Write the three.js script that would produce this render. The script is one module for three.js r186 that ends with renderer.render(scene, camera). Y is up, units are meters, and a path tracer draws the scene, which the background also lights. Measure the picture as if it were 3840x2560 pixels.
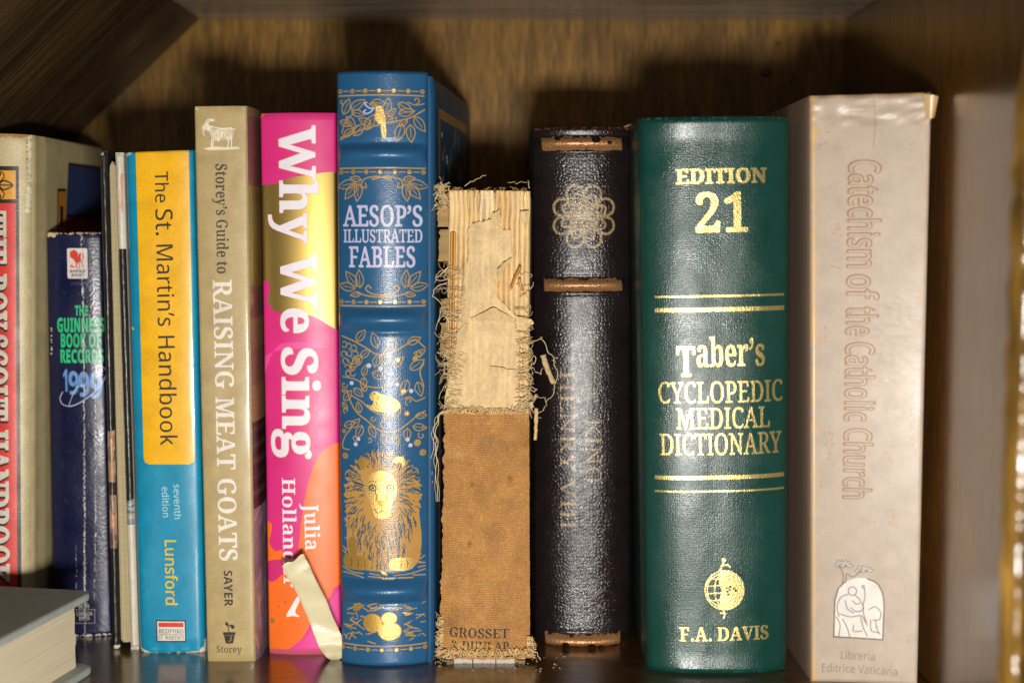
import * as THREE from 'three';
import { mergeGeometries } from 'three/addons/utils/BufferGeometryUtils.js';
import { RectAreaLightUniformsLib } from 'three/addons/lights/RectAreaLightUniformsLib.js';

// ---------------------------------------------------------------- camera, light, exposure
const FPX = 5333, CU = 1920, CV = 1280, HORIZON = 865;           // lens in pixels of the 3840 x 2560 photograph
const PITCH = Math.atan((CV - HORIZON) / FPX), CAM_Y = 0.1788, CAM_Z = 0.58;
const scene = new THREE.Scene();
const camera = new THREE.PerspectiveCamera(2 * Math.atan(CV / FPX) * 180 / Math.PI, 1.5, 0.02, 20);
camera.position.set(0, CAM_Y, CAM_Z);
camera.rotation.x = -PITCH;
camera.focus = 0.588;
camera.userData.fStop = 4.4;
const renderer = new THREE.WebGLRenderer({ antialias: true });
renderer.toneMapping = THREE.LinearToneMapping;
renderer.toneMappingExposure = 1.0;
renderer.shadowMap.enabled = true;
scene.background = new THREE.Color().setRGB(0.075, 0.069, 0.058);   // added even fill, standing in for the unseen dim room behind the camera
RectAreaLightUniformsLib.init();
const FLASH = { x: 0.024, y: CAM_Y - 0.118, z: 0.60, w: 0.1, h: 0.08 };
const flash = new THREE.RectAreaLight(new THREE.Color().setRGB(1, 0.95, 0.885), 232, FLASH.w, FLASH.h);
flash.position.set(FLASH.x, FLASH.y, FLASH.z);
flash.lookAt(FLASH.x + 0.005, FLASH.y + 0.08, -0.1);
scene.add(flash);

// ---------------------------------------------------------------- helpers
let seed = 12345;
const rnd = () => { seed = (seed * 1664525 + 1013904223) >>> 0; return seed / 4294967296; };
const rr = (a, b) => a + (b - a) * rnd();
const V = (x, y, z) => new THREE.Vector3(x, y, z);
const clamp = (x, a = 0, b = 1) => Math.min(b, Math.max(a, x));
const lerp = (a, b, t) => a + (b - a) * t;
const sstep = (a, b, x) => { const t = clamp((x - a) / (b - a)); return t * t * (3 - 2 * t); };
const CP = Math.cos(PITCH), SP = Math.sin(PITCH);
function ray(u, v) { const dx = (u - CU) / FPX, dy = (CV - v) / FPX; return V(dx, dy * CP - SP, -(CP + dy * SP)); }
function atDepth(u, v, Z) { const r = ray(u, v), k = Z / -r.z; return V(r.x * k, CAM_Y + r.y * k, CAM_Z - Z); }
function floorDepth(v, y = 0) { const r = ray(CU, v); return (CAM_Y - y) / -(r.y / -r.z); }
function xAtFloor(u, Z) { const D = Z * CP + CAM_Y * SP; return (u - CU) / FPX * D; }   // world x of a pixel column at the floor, depth Z

// periodic value noise
const LAT = new Float32Array(65536); for (let i = 0; i < 65536; i++) LAT[i] = rnd();
function pnoise(x, y, px, py, off = 0) {
  let xi = Math.floor(x), yi = Math.floor(y); const fx = x - xi, fy = y - yi, sx = fx * fx * (3 - 2 * fx), sy = fy * fy * (3 - 2 * fy);
  xi = ((xi % px) + px) % px; yi = ((yi % py) + py) % py; const xj = xi + 1 === px ? 0 : xi + 1, yj = yi + 1 === py ? 0 : yi + 1, o = off * 7919;
  const a = LAT[(xi * 397 + yi * 1699 + o + ((xi * yi) & 255)) & 65535], b = LAT[(xj * 397 + yi * 1699 + o + ((xj * yi) & 255)) & 65535], c = LAT[(xi * 397 + yj * 1699 + o + ((xi * yj) & 255)) & 65535], d = LAT[(xj * 397 + yj * 1699 + o + ((xj * yj) & 255)) & 65535];
  const e = a + (b - a) * sx; return e + (c + (d - c) * sx - e) * sy;
}
function noise(x, y, off = 0) {
  const xf = Math.floor(x), yf = Math.floor(y), fx = x - xf, fy = y - yf, sx = fx * fx * (3 - 2 * fx), sy = fy * fy * (3 - 2 * fy), i = xf * 397 + yf * 1699 + off * 7919, m = xf * yf;
  const a = LAT[(i + (m & 255)) & 65535], b = LAT[(i + 397 + ((m + yf) & 255)) & 65535], c = LAT[(i + 1699 + ((m + xf) & 255)) & 65535], d = LAT[(i + 2096 + ((m + xf + yf + 1) & 255)) & 65535];
  const e = a + (b - a) * sx; return e + (c + (d - c) * sx - e) * sy;
}
const fbm = (x, y, off = 0) => 0.5 * noise(x, y, off) + 0.27 * noise(x * 2.1, y * 2.1, off + 1) + 0.15 * noise(x * 4.3, y * 4.3, off + 2) + 0.08 * noise(x * 8.7, y * 8.7, off + 3);

// pebble grain of leather, 256 x 256, tiling (Worley cells)
const PEB = 256, pebble = new Float32Array(PEB * PEB);
{
  const n = 32, px = [], py = [];
  for (let i = 0; i < n * n; i++) { px.push(((i % n) + rr(0.08, 0.92)) / n); py.push((Math.floor(i / n) + rr(0.08, 0.92)) / n); }
  for (let y = 0; y < PEB; y++) for (let x = 0; x < PEB; x++) {
    const fx = x / PEB, fy = y / PEB, cx = Math.floor(fx * n), cy = Math.floor(fy * n); let d1 = 9, d2 = 9;
    for (let j = -1; j <= 1; j++) for (let i = -1; i <= 1; i++) {
      const k = ((cy + j + n) % n) * n + (cx + i + n) % n; let dx = Math.abs(fx - px[k]), dy = Math.abs(fy - py[k]);
      dx = Math.min(dx, 1 - dx) * n; dy = Math.min(dy, 1 - dy) * n; const d = Math.hypot(dx, dy);
      if (d < d1) { d2 = d1; d1 = d; } else if (d < d2) d2 = d;
    }
    pebble[y * PEB + x] = clamp((d2 - d1) * 1.1) * 0.75 + 0.25 * LAT[(y * 911 + x * 31) & 65535];
  }
}
const peb = (x, y) => pebble[(((y | 0) % PEB) + PEB) % PEB * PEB + (((x | 0) % PEB) + PEB) % PEB];

function newCanvas(w, h) { const c = document.createElement('canvas'); c.width = w; c.height = h; return c; }
function tex(c, srgb) { const t = new THREE.CanvasTexture(c); if (srgb) t.colorSpace = THREE.SRGBColorSpace; t.magFilter = THREE.LinearFilter; t.anisotropy = 8; return t; }
function dataTex(w, h, fn, srgb) {                                  // fn(x, y) -> [r, g, b] 0..255
  const d = new Uint8Array(w * h * 4);
  for (let y = 0; y < h; y++) for (let x = 0; x < w; x++) { const c = fn(x, y), i = (y * w + x) * 4; d[i] = c[0]; d[i + 1] = c[1]; d[i + 2] = c[2]; d[i + 3] = 255; }
  const t = new THREE.DataTexture(d, w, h, THREE.RGBAFormat); t.wrapS = t.wrapT = THREE.RepeatWrapping; t.magFilter = THREE.LinearFilter; t.minFilter = THREE.LinearMipmapLinearFilter; t.generateMipmaps = true;
  if (srgb) t.colorSpace = THREE.SRGBColorSpace; t.needsUpdate = true; return t;
}
const mat = (o) => new THREE.MeshPhysicalMaterial({ side: THREE.DoubleSide, ...o });
const srgb = (r, g, b) => new THREE.Color().setRGB(r / 255, g / 255, b / 255, THREE.SRGBColorSpace);

const used = {};
function numbered(name) { const n = used[name] = (used[name] ?? -1) + 1; return n ? `${name}_${String(n).padStart(3, '0')}` : name; }
function add(parent, name, geometry, material) { const m = new THREE.Mesh(geometry, material); m.name = parent === scene ? numbered(name) : name; m.castShadow = m.receiveShadow = true; parent.add(m); return m; }
function thing(name, label, category, p, group) { const g = new THREE.Group(); g.name = numbered(name); g.position.copy(p); g.userData = { label, category }; if (group) g.userData.group = group; scene.add(g); return g; }
function structure(o) { o.userData.kind = 'structure'; return o; }

// a closed sheet: pos(s, t) -> Vector3 is its outer face (s left to right, t bottom to top, seen from outside)
function sheet(nu, nv, pos, thick, uvf) {
  const P = [], uv = [], idx = [];
  for (let j = 0; j <= nv; j++) for (let i = 0; i <= nu; i++) { P.push(pos(i / nu, j / nv)); uv.push(...(uvf ? uvf(i / nu, j / nv) : [i / nu, j / nv])); }
  const W = nu + 1;
  for (let j = 0; j < nv; j++) for (let i = 0; i < nu; i++) { const a = j * W + i; idx.push(a, a + 1, a + W + 1, a, a + W + 1, a + W); }
  const g = new THREE.BufferGeometry();
  g.setAttribute('position', new THREE.Float32BufferAttribute(P.flatMap((p) => [p.x, p.y, p.z]), 3));
  g.setAttribute('uv', new THREE.Float32BufferAttribute(uv, 2)); g.setIndex(idx); g.computeVertexNormals();
  if (!thick) return g;
  const nrm = g.attributes.normal, B = P.map((p, i) => V(p.x - nrm.getX(i) * thick, p.y - nrm.getY(i) * thick, p.z - nrm.getZ(i) * thick));
  const b = new THREE.BufferGeometry();
  b.setAttribute('position', new THREE.Float32BufferAttribute(B.flatMap((p) => [p.x, p.y, p.z]), 3));
  b.setAttribute('uv', new THREE.Float32BufferAttribute(uv, 2)); b.setIndex(idx.slice().reverse()); b.computeVertexNormals();
  const rim = []; for (let i = 0; i < nu; i++) rim.push(i); for (let j = 0; j < nv; j++) rim.push(j * W + nu); for (let i = nu; i > 0; i--) rim.push(nv * W + i); for (let j = nv; j > 0; j--) rim.push(j * W);
  const rp = [], ru = [], ri = [];
  rim.forEach((a, k) => { const c = rim[(k + 1) % rim.length], o = rp.length / 3; for (const q of [P[a], P[c], B[c], B[a]]) rp.push(q.x, q.y, q.z); for (const q of [a, c, c, a]) ru.push(uv[q * 2], uv[q * 2 + 1]); ri.push(o, o + 2, o + 1, o, o + 3, o + 2); });
  const r = new THREE.BufferGeometry();
  r.setAttribute('position', new THREE.Float32BufferAttribute(rp, 3)); r.setAttribute('uv', new THREE.Float32BufferAttribute(ru, 2)); r.setIndex(ri); r.computeVertexNormals();
  return mergeGeometries([g, b, r]);
}
// a block from a front quad (bl, br, tr, tl) and a back quad
function block(f, b, scale = 1) {
  const q = (a, b2, c, d) => { const g = new THREE.BufferGeometry(); g.setAttribute('position', new THREE.Float32BufferAttribute([a, b2, c, d].flatMap((p) => [p.x, p.y, p.z]), 3));
    const w = a.distanceTo(b2) * scale, h = a.distanceTo(d) * scale; g.setAttribute('uv', new THREE.Float32BufferAttribute([0, 0, w, 0, w, h, 0, h], 2)); g.setIndex([0, 1, 2, 0, 2, 3]); g.computeVertexNormals(); return g; };
  return mergeGeometries([q(f[0], f[1], f[2], f[3]), q(b[1], b[0], b[3], b[2]), q(f[1], b[1], b[2], f[2]), q(b[0], f[0], f[3], b[3]), q(f[3], f[2], b[2], b[3]), q(b[0], b[1], f[1], f[0])]);
}
function tube(pts, r, seg = 10, rad = 4, r2 = r) {
  const c = new THREE.CatmullRomCurve3(pts), g = new THREE.TubeGeometry(c, seg, r, rad, false);
  if (r2 !== r) { const p = g.attributes.position; for (let i = 0; i <= seg; i++) { const o = c.getPointAt(i / seg), k = lerp(1, r2 / r, i / seg); for (let j = 0; j <= rad; j++) { const n = i * (rad + 1) + j; p.setXYZ(n, o.x + (p.getX(n) - o.x) * k, o.y + (p.getY(n) - o.y) * k, o.z + (p.getZ(n) - o.z) * k); } } }
  return g;
}

// ---------------------------------------------------------------- the quad of a spine, from its four corners in the photograph
// Z is the depth of the foot on the shelf (from the pixel row where it stands); tops lie straight above it
function spineQuad(bl, br, tr, tl, vFoot, Zgiven) {
  const Z = Zgiven ?? floorDepth(vFoot);
  const q = { Z, vTop: Math.min(tl[1], tr[1]), bl: V(xAtFloor(bl, Z), 0, CAM_Z - Z), br: V(xAtFloor(br, Z), 0, CAM_Z - Z), tr: atDepth(...tr, Z), tl: atDepth(...tl, Z) };
  q.at = (s, t) => q.bl.clone().lerp(q.br, s).lerp(q.tl.clone().lerp(q.tr, s), t);
  q.R = (u, v) => {                                                 // photograph pixel -> (s, t) on the quad
    const p = atDepth(u, v, Z); let s = 0.5, t = 0.5;
    for (let k = 0; k < 6; k++) { const y0 = lerp(q.bl.y, q.br.y, s), y1 = lerp(q.tl.y, q.tr.y, s); t = (p.y - y0) / (y1 - y0); const x0 = lerp(q.bl.x, q.tl.x, t), x1 = lerp(q.br.x, q.tr.x, t); s = (p.x - x0) / (x1 - x0); }
    return [s, t];
  };
  q.base = q.bl.clone().lerp(q.br, 0.5); q.H = (q.tl.y + q.tr.y) / 2; q.W = q.br.x - q.bl.x;
  return q;
}
// a drawing sheet over a quad; coordinates are photograph pixels carried onto the quad
class Art {
  constructor(q, wpx, hpx, base, K = 0.85) {
    this.q = q; this.K = K; this.w = Math.round(wpx * K); this.h = Math.round(hpx * K); this.c = newCanvas(this.w, this.h); this.x = this.c.getContext('2d'); this.g = newCanvas(this.w, this.h); this.gx = this.g.getContext('2d');
    this.x.fillStyle = base; this.x.fillRect(0, 0, this.w, this.h);
    for (const x of [this.x, this.gx]) { x.lineCap = 'round'; x.lineJoin = 'round'; }
  }
  R(u, v) { const [s, t] = this.q.R(u, v); return [s * this.w, (1 - t) * this.h]; }
  poly(x, pts, close = true) { x.beginPath(); pts.forEach((p, i) => { const [a, b] = this.R(...p); i ? x.lineTo(a, b) : x.moveTo(a, b); }); if (close) x.closePath(); }
  smooth(x, pts, close = false) {                                   // a soft curve through photograph pixels
    const r = pts.map((p) => this.R(...p)), c = new THREE.CatmullRomCurve3(r.map(([a, b]) => V(a, b, 0)), close), n = pts.length * 8;
    x.beginPath(); for (let i = 0; i <= n; i++) { const p = c.getPoint(i / n); i ? x.lineTo(p.x, p.y) : x.moveTo(p.x, p.y); } if (close) x.closePath();
  }
  fill(x, col, pts) { x.fillStyle = col; this.poly(x, pts); x.fill(); }
  blob(x, col, pts) { x.fillStyle = col; this.smooth(x, pts, true); x.fill(); }
  line(x, col, w, pts) { x.strokeStyle = col; x.lineWidth = w * this.K; this.poly(x, pts, false); x.stroke(); }
  curve(x, col, w, pts, close) { x.strokeStyle = col; x.lineWidth = w * this.K; this.smooth(x, pts, close); x.stroke(); }
  dot(x, col, u, v, r, r2 = r) { const [a, b] = this.R(u, v); x.fillStyle = col; x.beginPath(); x.ellipse(a, b, r * this.K, r2 * this.K, 0, 0, 7); x.fill(); }
  // text whose baseline runs from a to b (photograph pixels), capitals cap pixels high
  text(x, str, a, b, cap, font, col, o = {}) {
    const p = this.R(...a), q = this.R(...b); x.save(); x.font = `${font.replace('$', '100px')}`; x.textBaseline = 'alphabetic';
    if (o.spacing) x.letterSpacing = `${o.spacing}px`;
    const m = x.measureText(str), left = m.actualBoundingBoxLeft ?? 0, wid = left + (m.actualBoundingBoxRight ?? m.width), len = Math.hypot(q[0] - p[0], q[1] - p[1]);
    x.translate(p[0], p[1]); x.rotate(Math.atan2(q[1] - p[1], q[0] - p[0])); x.scale(len / wid, cap * this.K / 71.4);
    if (o.stroke) { x.strokeStyle = o.strokeCol ?? col; x.lineWidth = o.stroke; x.strokeText(str, left, 0); }
    if (!o.hollow) { x.fillStyle = col; x.fillText(str, left, 0); }
    x.restore();
  }
  // finish: returns material maps. opts: rough, goldRough, grain(x, y, s, t) height 0..1, speck (colour variation 0..1), emboss (gold proud or sunk)
  maps(o = {}) {
    const { w, h } = this, img = this.x.getImageData(0, 0, w, h), d = img.data, gd = this.gx.getImageData(0, 0, w, h).data;
    const orm = newCanvas(w, h), ox = orm.getContext('2d'), oi = ox.createImageData(w, h), bump = newCanvas(w, h), bx = bump.getContext('2d'), bi = bx.createImageData(w, h);
    for (let y = 0; y < h; y++) for (let x = 0; x < w; x++) {
      const i = (y * w + x) * 4, ga = gd[i + 3] / 255, k = 1 / this.K;
      const f = 1 + (o.speck ?? 0.06) * (0.6 * (noise(x * k * 0.35, y * k * 0.35, 5) - 0.5) + 0.9 * (fbm(x * k * 0.02, y * k * 0.02, 9) - 0.5)) * 2;
      for (let c = 0; c < 3; c++) { d[i + c] = clamp(lerp(d[i + c] * f, gd[i + c], ga), 0, 255); }
      const ro = o.roughAt ? o.roughAt(x * k, y * k, d[i], d[i + 1], d[i + 2]) : (o.rough ?? 0.45) + (o.roughVar ?? 0.08) * (fbm(x * k * 0.012, y * k * 0.012, 14) - 0.5) * 2;
      oi.data[i] = 255; oi.data[i + 1] = clamp(lerp(ro, o.goldRough ?? 0.3, ga)) * 255; oi.data[i + 2] = (o.metal ?? 1) * ga * 255; oi.data[i + 3] = 255;
      const hgt = (o.grain ? o.grain(x * k, y * k, x / w, y / h) : 0.5 + 0.3 * (noise(x * k * 0.3, y * k * 0.3, 3) - 0.5)) + (o.emboss ?? 0) * ga;
      bi.data[i] = bi.data[i + 1] = bi.data[i + 2] = clamp(hgt) * 255; bi.data[i + 3] = 255;
    }
    this.x.putImageData(img, 0, 0); ox.putImageData(oi, 0, 0); bx.putImageData(bi, 0, 0);
    const r = tex(orm), out = { map: tex(this.c, true), roughnessMap: r, roughness: 1, bumpMap: tex(bump), bumpScale: o.bump ?? 0.0001 };
    if (o.gold) { out.metalnessMap = r; out.metalness = 1; }
    return out;
  }
}
// outer face of a spine over its quad: bulge sag, rounded long edges er, rounded ends tr; extra(s, t) adds height
function spineSurface(q, { sag = 0.002, er = 0.0012, ter = 0.001, extra, pow = 2, backEdge = 0 } = {}) {
  const rnd1 = (d, r) => d >= r ? 0 : r - Math.sqrt(Math.max(0, r * r - (r - d) * (r - d)));
  return (s, t) => {
    // more vertices near the edges
    const W = q.W, H = q.H, p = q.at(s, t), ds = Math.min(s, 1 - s) * W, dt = Math.min(t, 1 - t) * H;
    const z = sag * (1 - Math.pow(Math.abs(2 * s - 1), pow)) - rnd1(ds, er) - rnd1(dt, ter) + (extra ? extra(s, t) : 0);
    p.z += z; return p.sub(q.base);
  };
}
const ease = (n, k) => { // non-uniform steps denser near both ends
  return (s) => { const e = 0.5 - 0.5 * Math.cos(Math.PI * s); return lerp(s, e, k); };
};
function spineGeo(q, o = {}) {
  const f = spineSurface(q, o), e = ease(0, 0.85), e2 = ease(0, o.endEase ?? 0.6), nx = o.nx ?? 28, ny = o.ny ?? 60;
  return sheet(nx, ny, (s, t) => f(e(s), e2(t)), o.thick ?? 0.0012, (s, t) => [e(s), e2(t)]);
}
// a cover board: path of [x, z] at the foot (world), from front to back for a right cover (side 1), back to front for a left cover (side -1)
function coverGeo(q, side, path, thick, o = {}) {
  const edge0 = side > 0 ? q.br : q.bl, edge1 = side > 0 ? q.tr : q.tl, lean = (edge1.x - edge0.x) / (edge1.y - edge0.y), H = (o.H ?? edge1.y), y0 = o.y0 ?? 0;
  const L = [0]; for (let i = 1; i < path.length; i++) L.push(L[i - 1] + Math.hypot(path[i][0] - path[i - 1][0], path[i][1] - path[i - 1][1]));
  const T = L[L.length - 1];
  const at = (s) => { const d = s * T; let i = 1; while (i < L.length - 1 && L[i] < d) i++; const k = (d - L[i - 1]) / (L[i] - L[i - 1]); return [lerp(path[i - 1][0], path[i][0], k), lerp(path[i - 1][1], path[i][1], k)]; };
  const r = o.er ?? thick * 0.45, n1 = o.nu ?? 24, ro = (d) => d >= r ? 0 : r - Math.sqrt(Math.max(0, r * r - (r - d) * (r - d))), e = ease(0, 0.9);
  return sheet(n1, o.nv ?? 16, (s, t) => { s = e(s); t = e(t); const [x, z] = at(s), y = lerp(y0, H, t); return V(x + lean * y - side * (ro(Math.min(s, 1 - s) * T) + ro(Math.min(t, 1 - t) * (H - y0))), y, z).sub(q.base); }, thick, (s, t) => [e(s), e(t)]);
}
const cardMat = mat({ color: srgb(214, 196, 160), roughness: 0.9 });
const pageTex = dataTex(128, 512, (x, y) => { const k = 0.86 + 0.2 * (LAT[(x * 57) & 65535] - 0.5) + 0.12 * (pnoise(x * 0.5, y * 0.02, 64, 10) - 0.5); return [228 * k, 210 * k, 172 * k].map((c) => clamp(c, 0, 255)); }, true);
const pageMat = mat({ map: pageTex, roughness: 0.95 });
const BACK_Z = 0.715;                                               // depth of the back panel from the lens
const backZ = CAM_Z - BACK_Z;
function pageBlock(g, q, inset, depth, o = {}) {
  const i = inset, top = o.top ?? 0.004, bot = o.bot ?? 0.003, dz = o.dz ?? 0.002, H = q.H - top;
  const l0 = q.bl.x + i - q.base.x, r0 = q.br.x - i - q.base.x, l1 = q.tl.x + i - q.base.x, r1 = q.tr.x - i - q.base.x, b = -depth;
  const f = [V(l0, bot, -dz), V(r0, bot, -dz), V(r1, H, -dz), V(l1, H, -dz)], bk = f.map((p) => V(p.x + (o.shift ?? 0), p.y, b));
  return add(g, 'page_block', block(f, bk, 20), o.mat ?? pageMat);
}

// ---------------------------------------------------------------- the bookcase: floor board, back panel, upper shelf, side panel, slanted board, stile
function woodMaps(w, h, across, along, tones, o = {}) {             // grain runs along y of the texture; across/along = repeats of the streaks
  const col = dataTex(w, h, (x, y) => {
    const fx = x / w, fy = y / h;
    const warp = 0.6 * pnoise(fx * 6, fy * 4, 6, 4, 21);
    const a = pnoise((fx * across + warp * 3), fy * along, across, along, 1), b = pnoise(fx * across * 2, fy * along * 2, across * 2, along * 2, 2), c = pnoise(fx * across / 4, fy * along / 4, across / 4, Math.max(1, along / 4), 3), m = pnoise(fx * 5, fy * 5, 5, 5, 4), m2 = pnoise(fx * 13, fy * 11, 13, 11, 14);
    const pore = pnoise(fx * across * 3, fy * along * 1.5, across * 3, Math.round(along * 1.5), 6);
    let k = 0.38 * a + 0.27 * b + 0.2 * c + 0.28 * m + 0.16 * m2 - 0.18; k = clamp((k - 0.22) * (o.contrast ?? 1.7)); k *= pore < 0.2 ? 0.55 : 1;
    const t = k < 0.5 ? [0, 1, k * 2] : [1, 2, k * 2 - 1];
    return [0, 1, 2].map((i) => lerp(tones[t[0]][i], tones[t[1]][i], t[2]));
  }, true);
  const bump = dataTex(w, h, (x, y) => { const fx = x / w, fy = y / h, v = 255 * (0.55 * pnoise(fx * across, fy * along, across, along, 1) + 0.3 * pnoise(fx * across * 3, fy * along * 1.5, across * 3, Math.round(along * 1.5), 6) + 0.15 * pnoise(fx * 24, fy * 10, 24, 10, 8)); return [v, v, v]; });
  return { map: col, bumpMap: bump };
}
function wood(m, rx, ry, rot, o) { const map = m.map.clone(), bumpMap = m.bumpMap.clone(); for (const t of [map, bumpMap]) { t.repeat.set(rx, ry); t.rotation = rot; t.needsUpdate = true; } return mat({ map, bumpMap, ...o }); }
const oak = woodMaps(1024, 1024, 400, 36, [[84, 61, 24], [142, 103, 43], [190, 142, 68]], { contrast: 1.1 });
const dark = woodMaps(1024, 1024, 160, 10, [[36, 26, 13], [66, 49, 26], [102, 77, 43]], { contrast: 1.4 });

// box with uv in metres, edges lightly rounded
function plank(x0, x1, y0, y1, z0, z1) { const P = (x, y, z) => V(x, y, z); return block([P(x0, y0, z1), P(x1, y0, z1), P(x1, y1, z1), P(x0, y1, z1)], [P(x0, y0, z0), P(x1, y0, z0), P(x1, y1, z0), P(x0, y1, z0)]); }
const glareGrey = woodMaps(512, 512, 80, 6, [[70, 60, 48], [116, 103, 86], [150, 137, 118]], { contrast: 1.4 });  // grey glare of the shelf underside is painted into these wood tones
const WALL_X = xAtFloor(3150, BACK_Z) - 0.0022, CEIL_Y = atDepth(CU, 74, BACK_Z).y, FRONT_Z = CAM_Z - 0.40, LEFT_X = -0.42;
const floorMat = wood(oak, 3.2, 3.2, Math.PI / 2, { roughness: 0.3, bumpScale: 0.00008, clearcoat: 0.8, clearcoatRoughness: 0.17, color: srgb(190, 180, 170) });
structure(add(scene, 'shelf_board', plank(LEFT_X, WALL_X + 0.02, -0.022, 0, backZ - 0.01, FRONT_Z), floorMat));
const backMat = wood(oak, 3.3, 3.3, 0, { roughness: 0.5, bumpScale: 0.00003, specularIntensity: 0.4 });
structure(add(scene, 'back_panel', plank(LEFT_X, WALL_X + 0.02, 0.0005, CEIL_Y + 0.02, backZ - 0.012, backZ), backMat));
const ceilMat = wood(glareGrey, 3.0, 3.0, Math.PI / 2, { roughness: 0.22, bumpScale: 0.00003, sheen: 1, sheenColor: srgb(236, 230, 222), sheenRoughness: 0.35 });  // pale sheen adds to the glare painted into the tones
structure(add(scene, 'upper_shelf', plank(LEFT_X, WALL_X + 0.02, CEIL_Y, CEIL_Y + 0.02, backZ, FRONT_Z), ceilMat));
const sideMat = wood(oak, 3.0, 3.0, 0, { roughness: 0.3, bumpScale: 0.00003, clearcoat: 1, clearcoatRoughness: 0.22, ior: 1.7, color: srgb(214, 190, 172) });
structure(add(scene, 'side_panel', plank(WALL_X, WALL_X + 0.018, 0.0006, CEIL_Y - 0.0006, backZ + 0.0004, CAM_Z - 0.432), sideMat));
{ // slanted board: its lower edge follows the back panel from the upper shelf down to the left
  const a = atDepth(790, 41, BACK_Z), b = atDepth(330, 480, BACK_Z), d = b.clone().sub(a).normalize(), n = V(-d.y, d.x, 0).multiplyScalar(-1); if (n.x > 0) n.multiplyScalar(-1);
  const A = a.clone().addScaledVector(d, -0.003), E = a.clone().addScaledVector(d, 0.24), z0 = backZ + 0.0006, z1 = CAM_Z - 0.43, th = 0.02, L = 0.243, D = z1 - z0;
  // rounded board, profile along its length; face towards lower right
  const face = (s, t) => { const r = 0.003, ro = (x) => x >= r ? 0 : r - Math.sqrt(Math.max(0, r * r - (r - x) * (r - x))); const off = ro(Math.min(s, 1 - s) * D) + ro(t * L > L / 2 ? (1 - t) * L : 1);
    const p = E.clone().lerp(A, t).addScaledVector(n, off); return V(p.x, p.y, lerp(z1, z0, s)); };
  const e = ease(0, 0.93);
  const sl = structure(add(scene, 'slanted_board', sheet(30, 30, (s, t) => face(e(s), e(t)), th, (s, t) => [e(s) * D, e(t) * L]), wood(dark, 3.4, 3.4, 0.0, { roughness: 0.42, bumpScale: 0.0001 })));
  sl.userData.label = 'dark slanted board running down from the upper shelf against the back panel';
}
{ // face-frame stile at the open front, worn to golden wood on its carved inner edge
  const Z = 0.425, x0 = (3786 - CU) / FPX * Z, z = CAM_Z - Z, H = CEIL_Y - 0.001, golden = woodMaps(256, 512, 64, 12, [[62, 44, 14], [110, 80, 28], [176, 136, 64]], { contrast: 1.5 });
  const lump = (y) => fbm(y * 70, 1.7, 190) + 0.5 * (noise(y * 210, 4, 191) - 0.5), yArch = atDepth(3800, 560, Z).y;
  const carve = (s, t) => { const y = t * H, w = 0.03, k = s < 0.34 ? Math.sin(Math.PI * s / 0.34) : 0; return V(x0 + s * w + 0.014 * Math.pow(clamp((y - yArch) / 0.06), 1.6) - 0.0022 * (lump(y) - 0.5) * (1 - s), y, z + 0.004 * k * (0.45 + 0.8 * lump(y + s * 0.01))); };
  structure(add(scene, 'stile', sheet(24, 260, (s, t) => carve(s, t), 0.006, (s, t) => [s * 0.03, t * H]), wood(golden, 12, 4, 0, { roughness: 0.24, bumpScale: 0.0002, clearcoat: 0.6, clearcoatRoughness: 0.2 })));
}
{ // two nails in the back panel
  const steel = mat({ color: srgb(92, 90, 86), metalness: 1, roughness: 0.28 });
  for (const [u, v, r, label] of [[2872, 272, 0.0021, 'round-headed steel nail in the back panel above the green book'], [2916, 163, 0.0009, 'tiny bright pin in the back panel near the ceiling corner']]) {
    const p = atDepth(u, v, BACK_Z), pts = [[0, 0.75], [0.5, 0.66], [0.85, 0.36], [1, 0], [0.32, -0.05], [0.28, -1.5], [0, -2]].map(([a, b]) => new THREE.Vector2(a * r, b * r)), geo = new THREE.LatheGeometry(pts, 20); geo.rotateX(Math.PI / 2);
    const m = add(scene, 'nail', geo, steel); m.position.set(p.x, p.y, backZ + 0.0003); m.userData = { label, category: 'nail' };
  }
}
{ // the flash that lights the shelf, just below the lens
  const g = thing('flash_unit', 'small black camera flash with a white diffuser, held below the lens', 'flash', V(FLASH.x, FLASH.y, FLASH.z + 0.004));
  add(g, 'diffuser', new THREE.BoxGeometry(FLASH.w, FLASH.h, 0.004), mat({ color: 0xffffff, roughness: 0.6, emissive: srgb(255, 248, 238), emissiveIntensity: 1 })).castShadow = false;
  const body = new THREE.BoxGeometry(FLASH.w + 0.01, FLASH.h + 0.01, 0.05); body.translate(0, 0, 0.03); add(g, 'body', body, mat({ color: 0x151515, roughness: 0.6 }));
}

// ---------------------------------------------------------------- books
const SANS = '$ sans-serif', SANSB = 'bold $ sans-serif', SERIF = '$ serif', SERIFB = 'bold $ serif';
const smoothPaper = (x, y) => 0.5 + 0.25 * (noise(x * 0.25, y * 0.25, 3) - 0.5) + 0.35 * (fbm(x * 0.01, y * 0.006, 31) - 0.5);
function wornEdge(a, x, col, pts, amp, n = 60) {                   // ragged worn strip along a line of photograph pixels
  x.fillStyle = col;
  for (let k = 0; k < n; k++) { const t = rnd(), i = Math.min(pts.length - 2, Math.floor(t * (pts.length - 1))), f = t * (pts.length - 1) - i, u = lerp(pts[i][0], pts[i + 1][0], f), v = lerp(pts[i][1], pts[i + 1][1], f), [p, q] = a.R(u + rr(-amp, amp) * 0.4, v + rr(-amp, amp) * 0.4); x.beginPath(); x.ellipse(p, q, a.K * rr(0.2, 1) * amp, a.K * rr(0.2, 1) * amp, rr(0, 3), 0, 7); x.fill(); }
}
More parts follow.
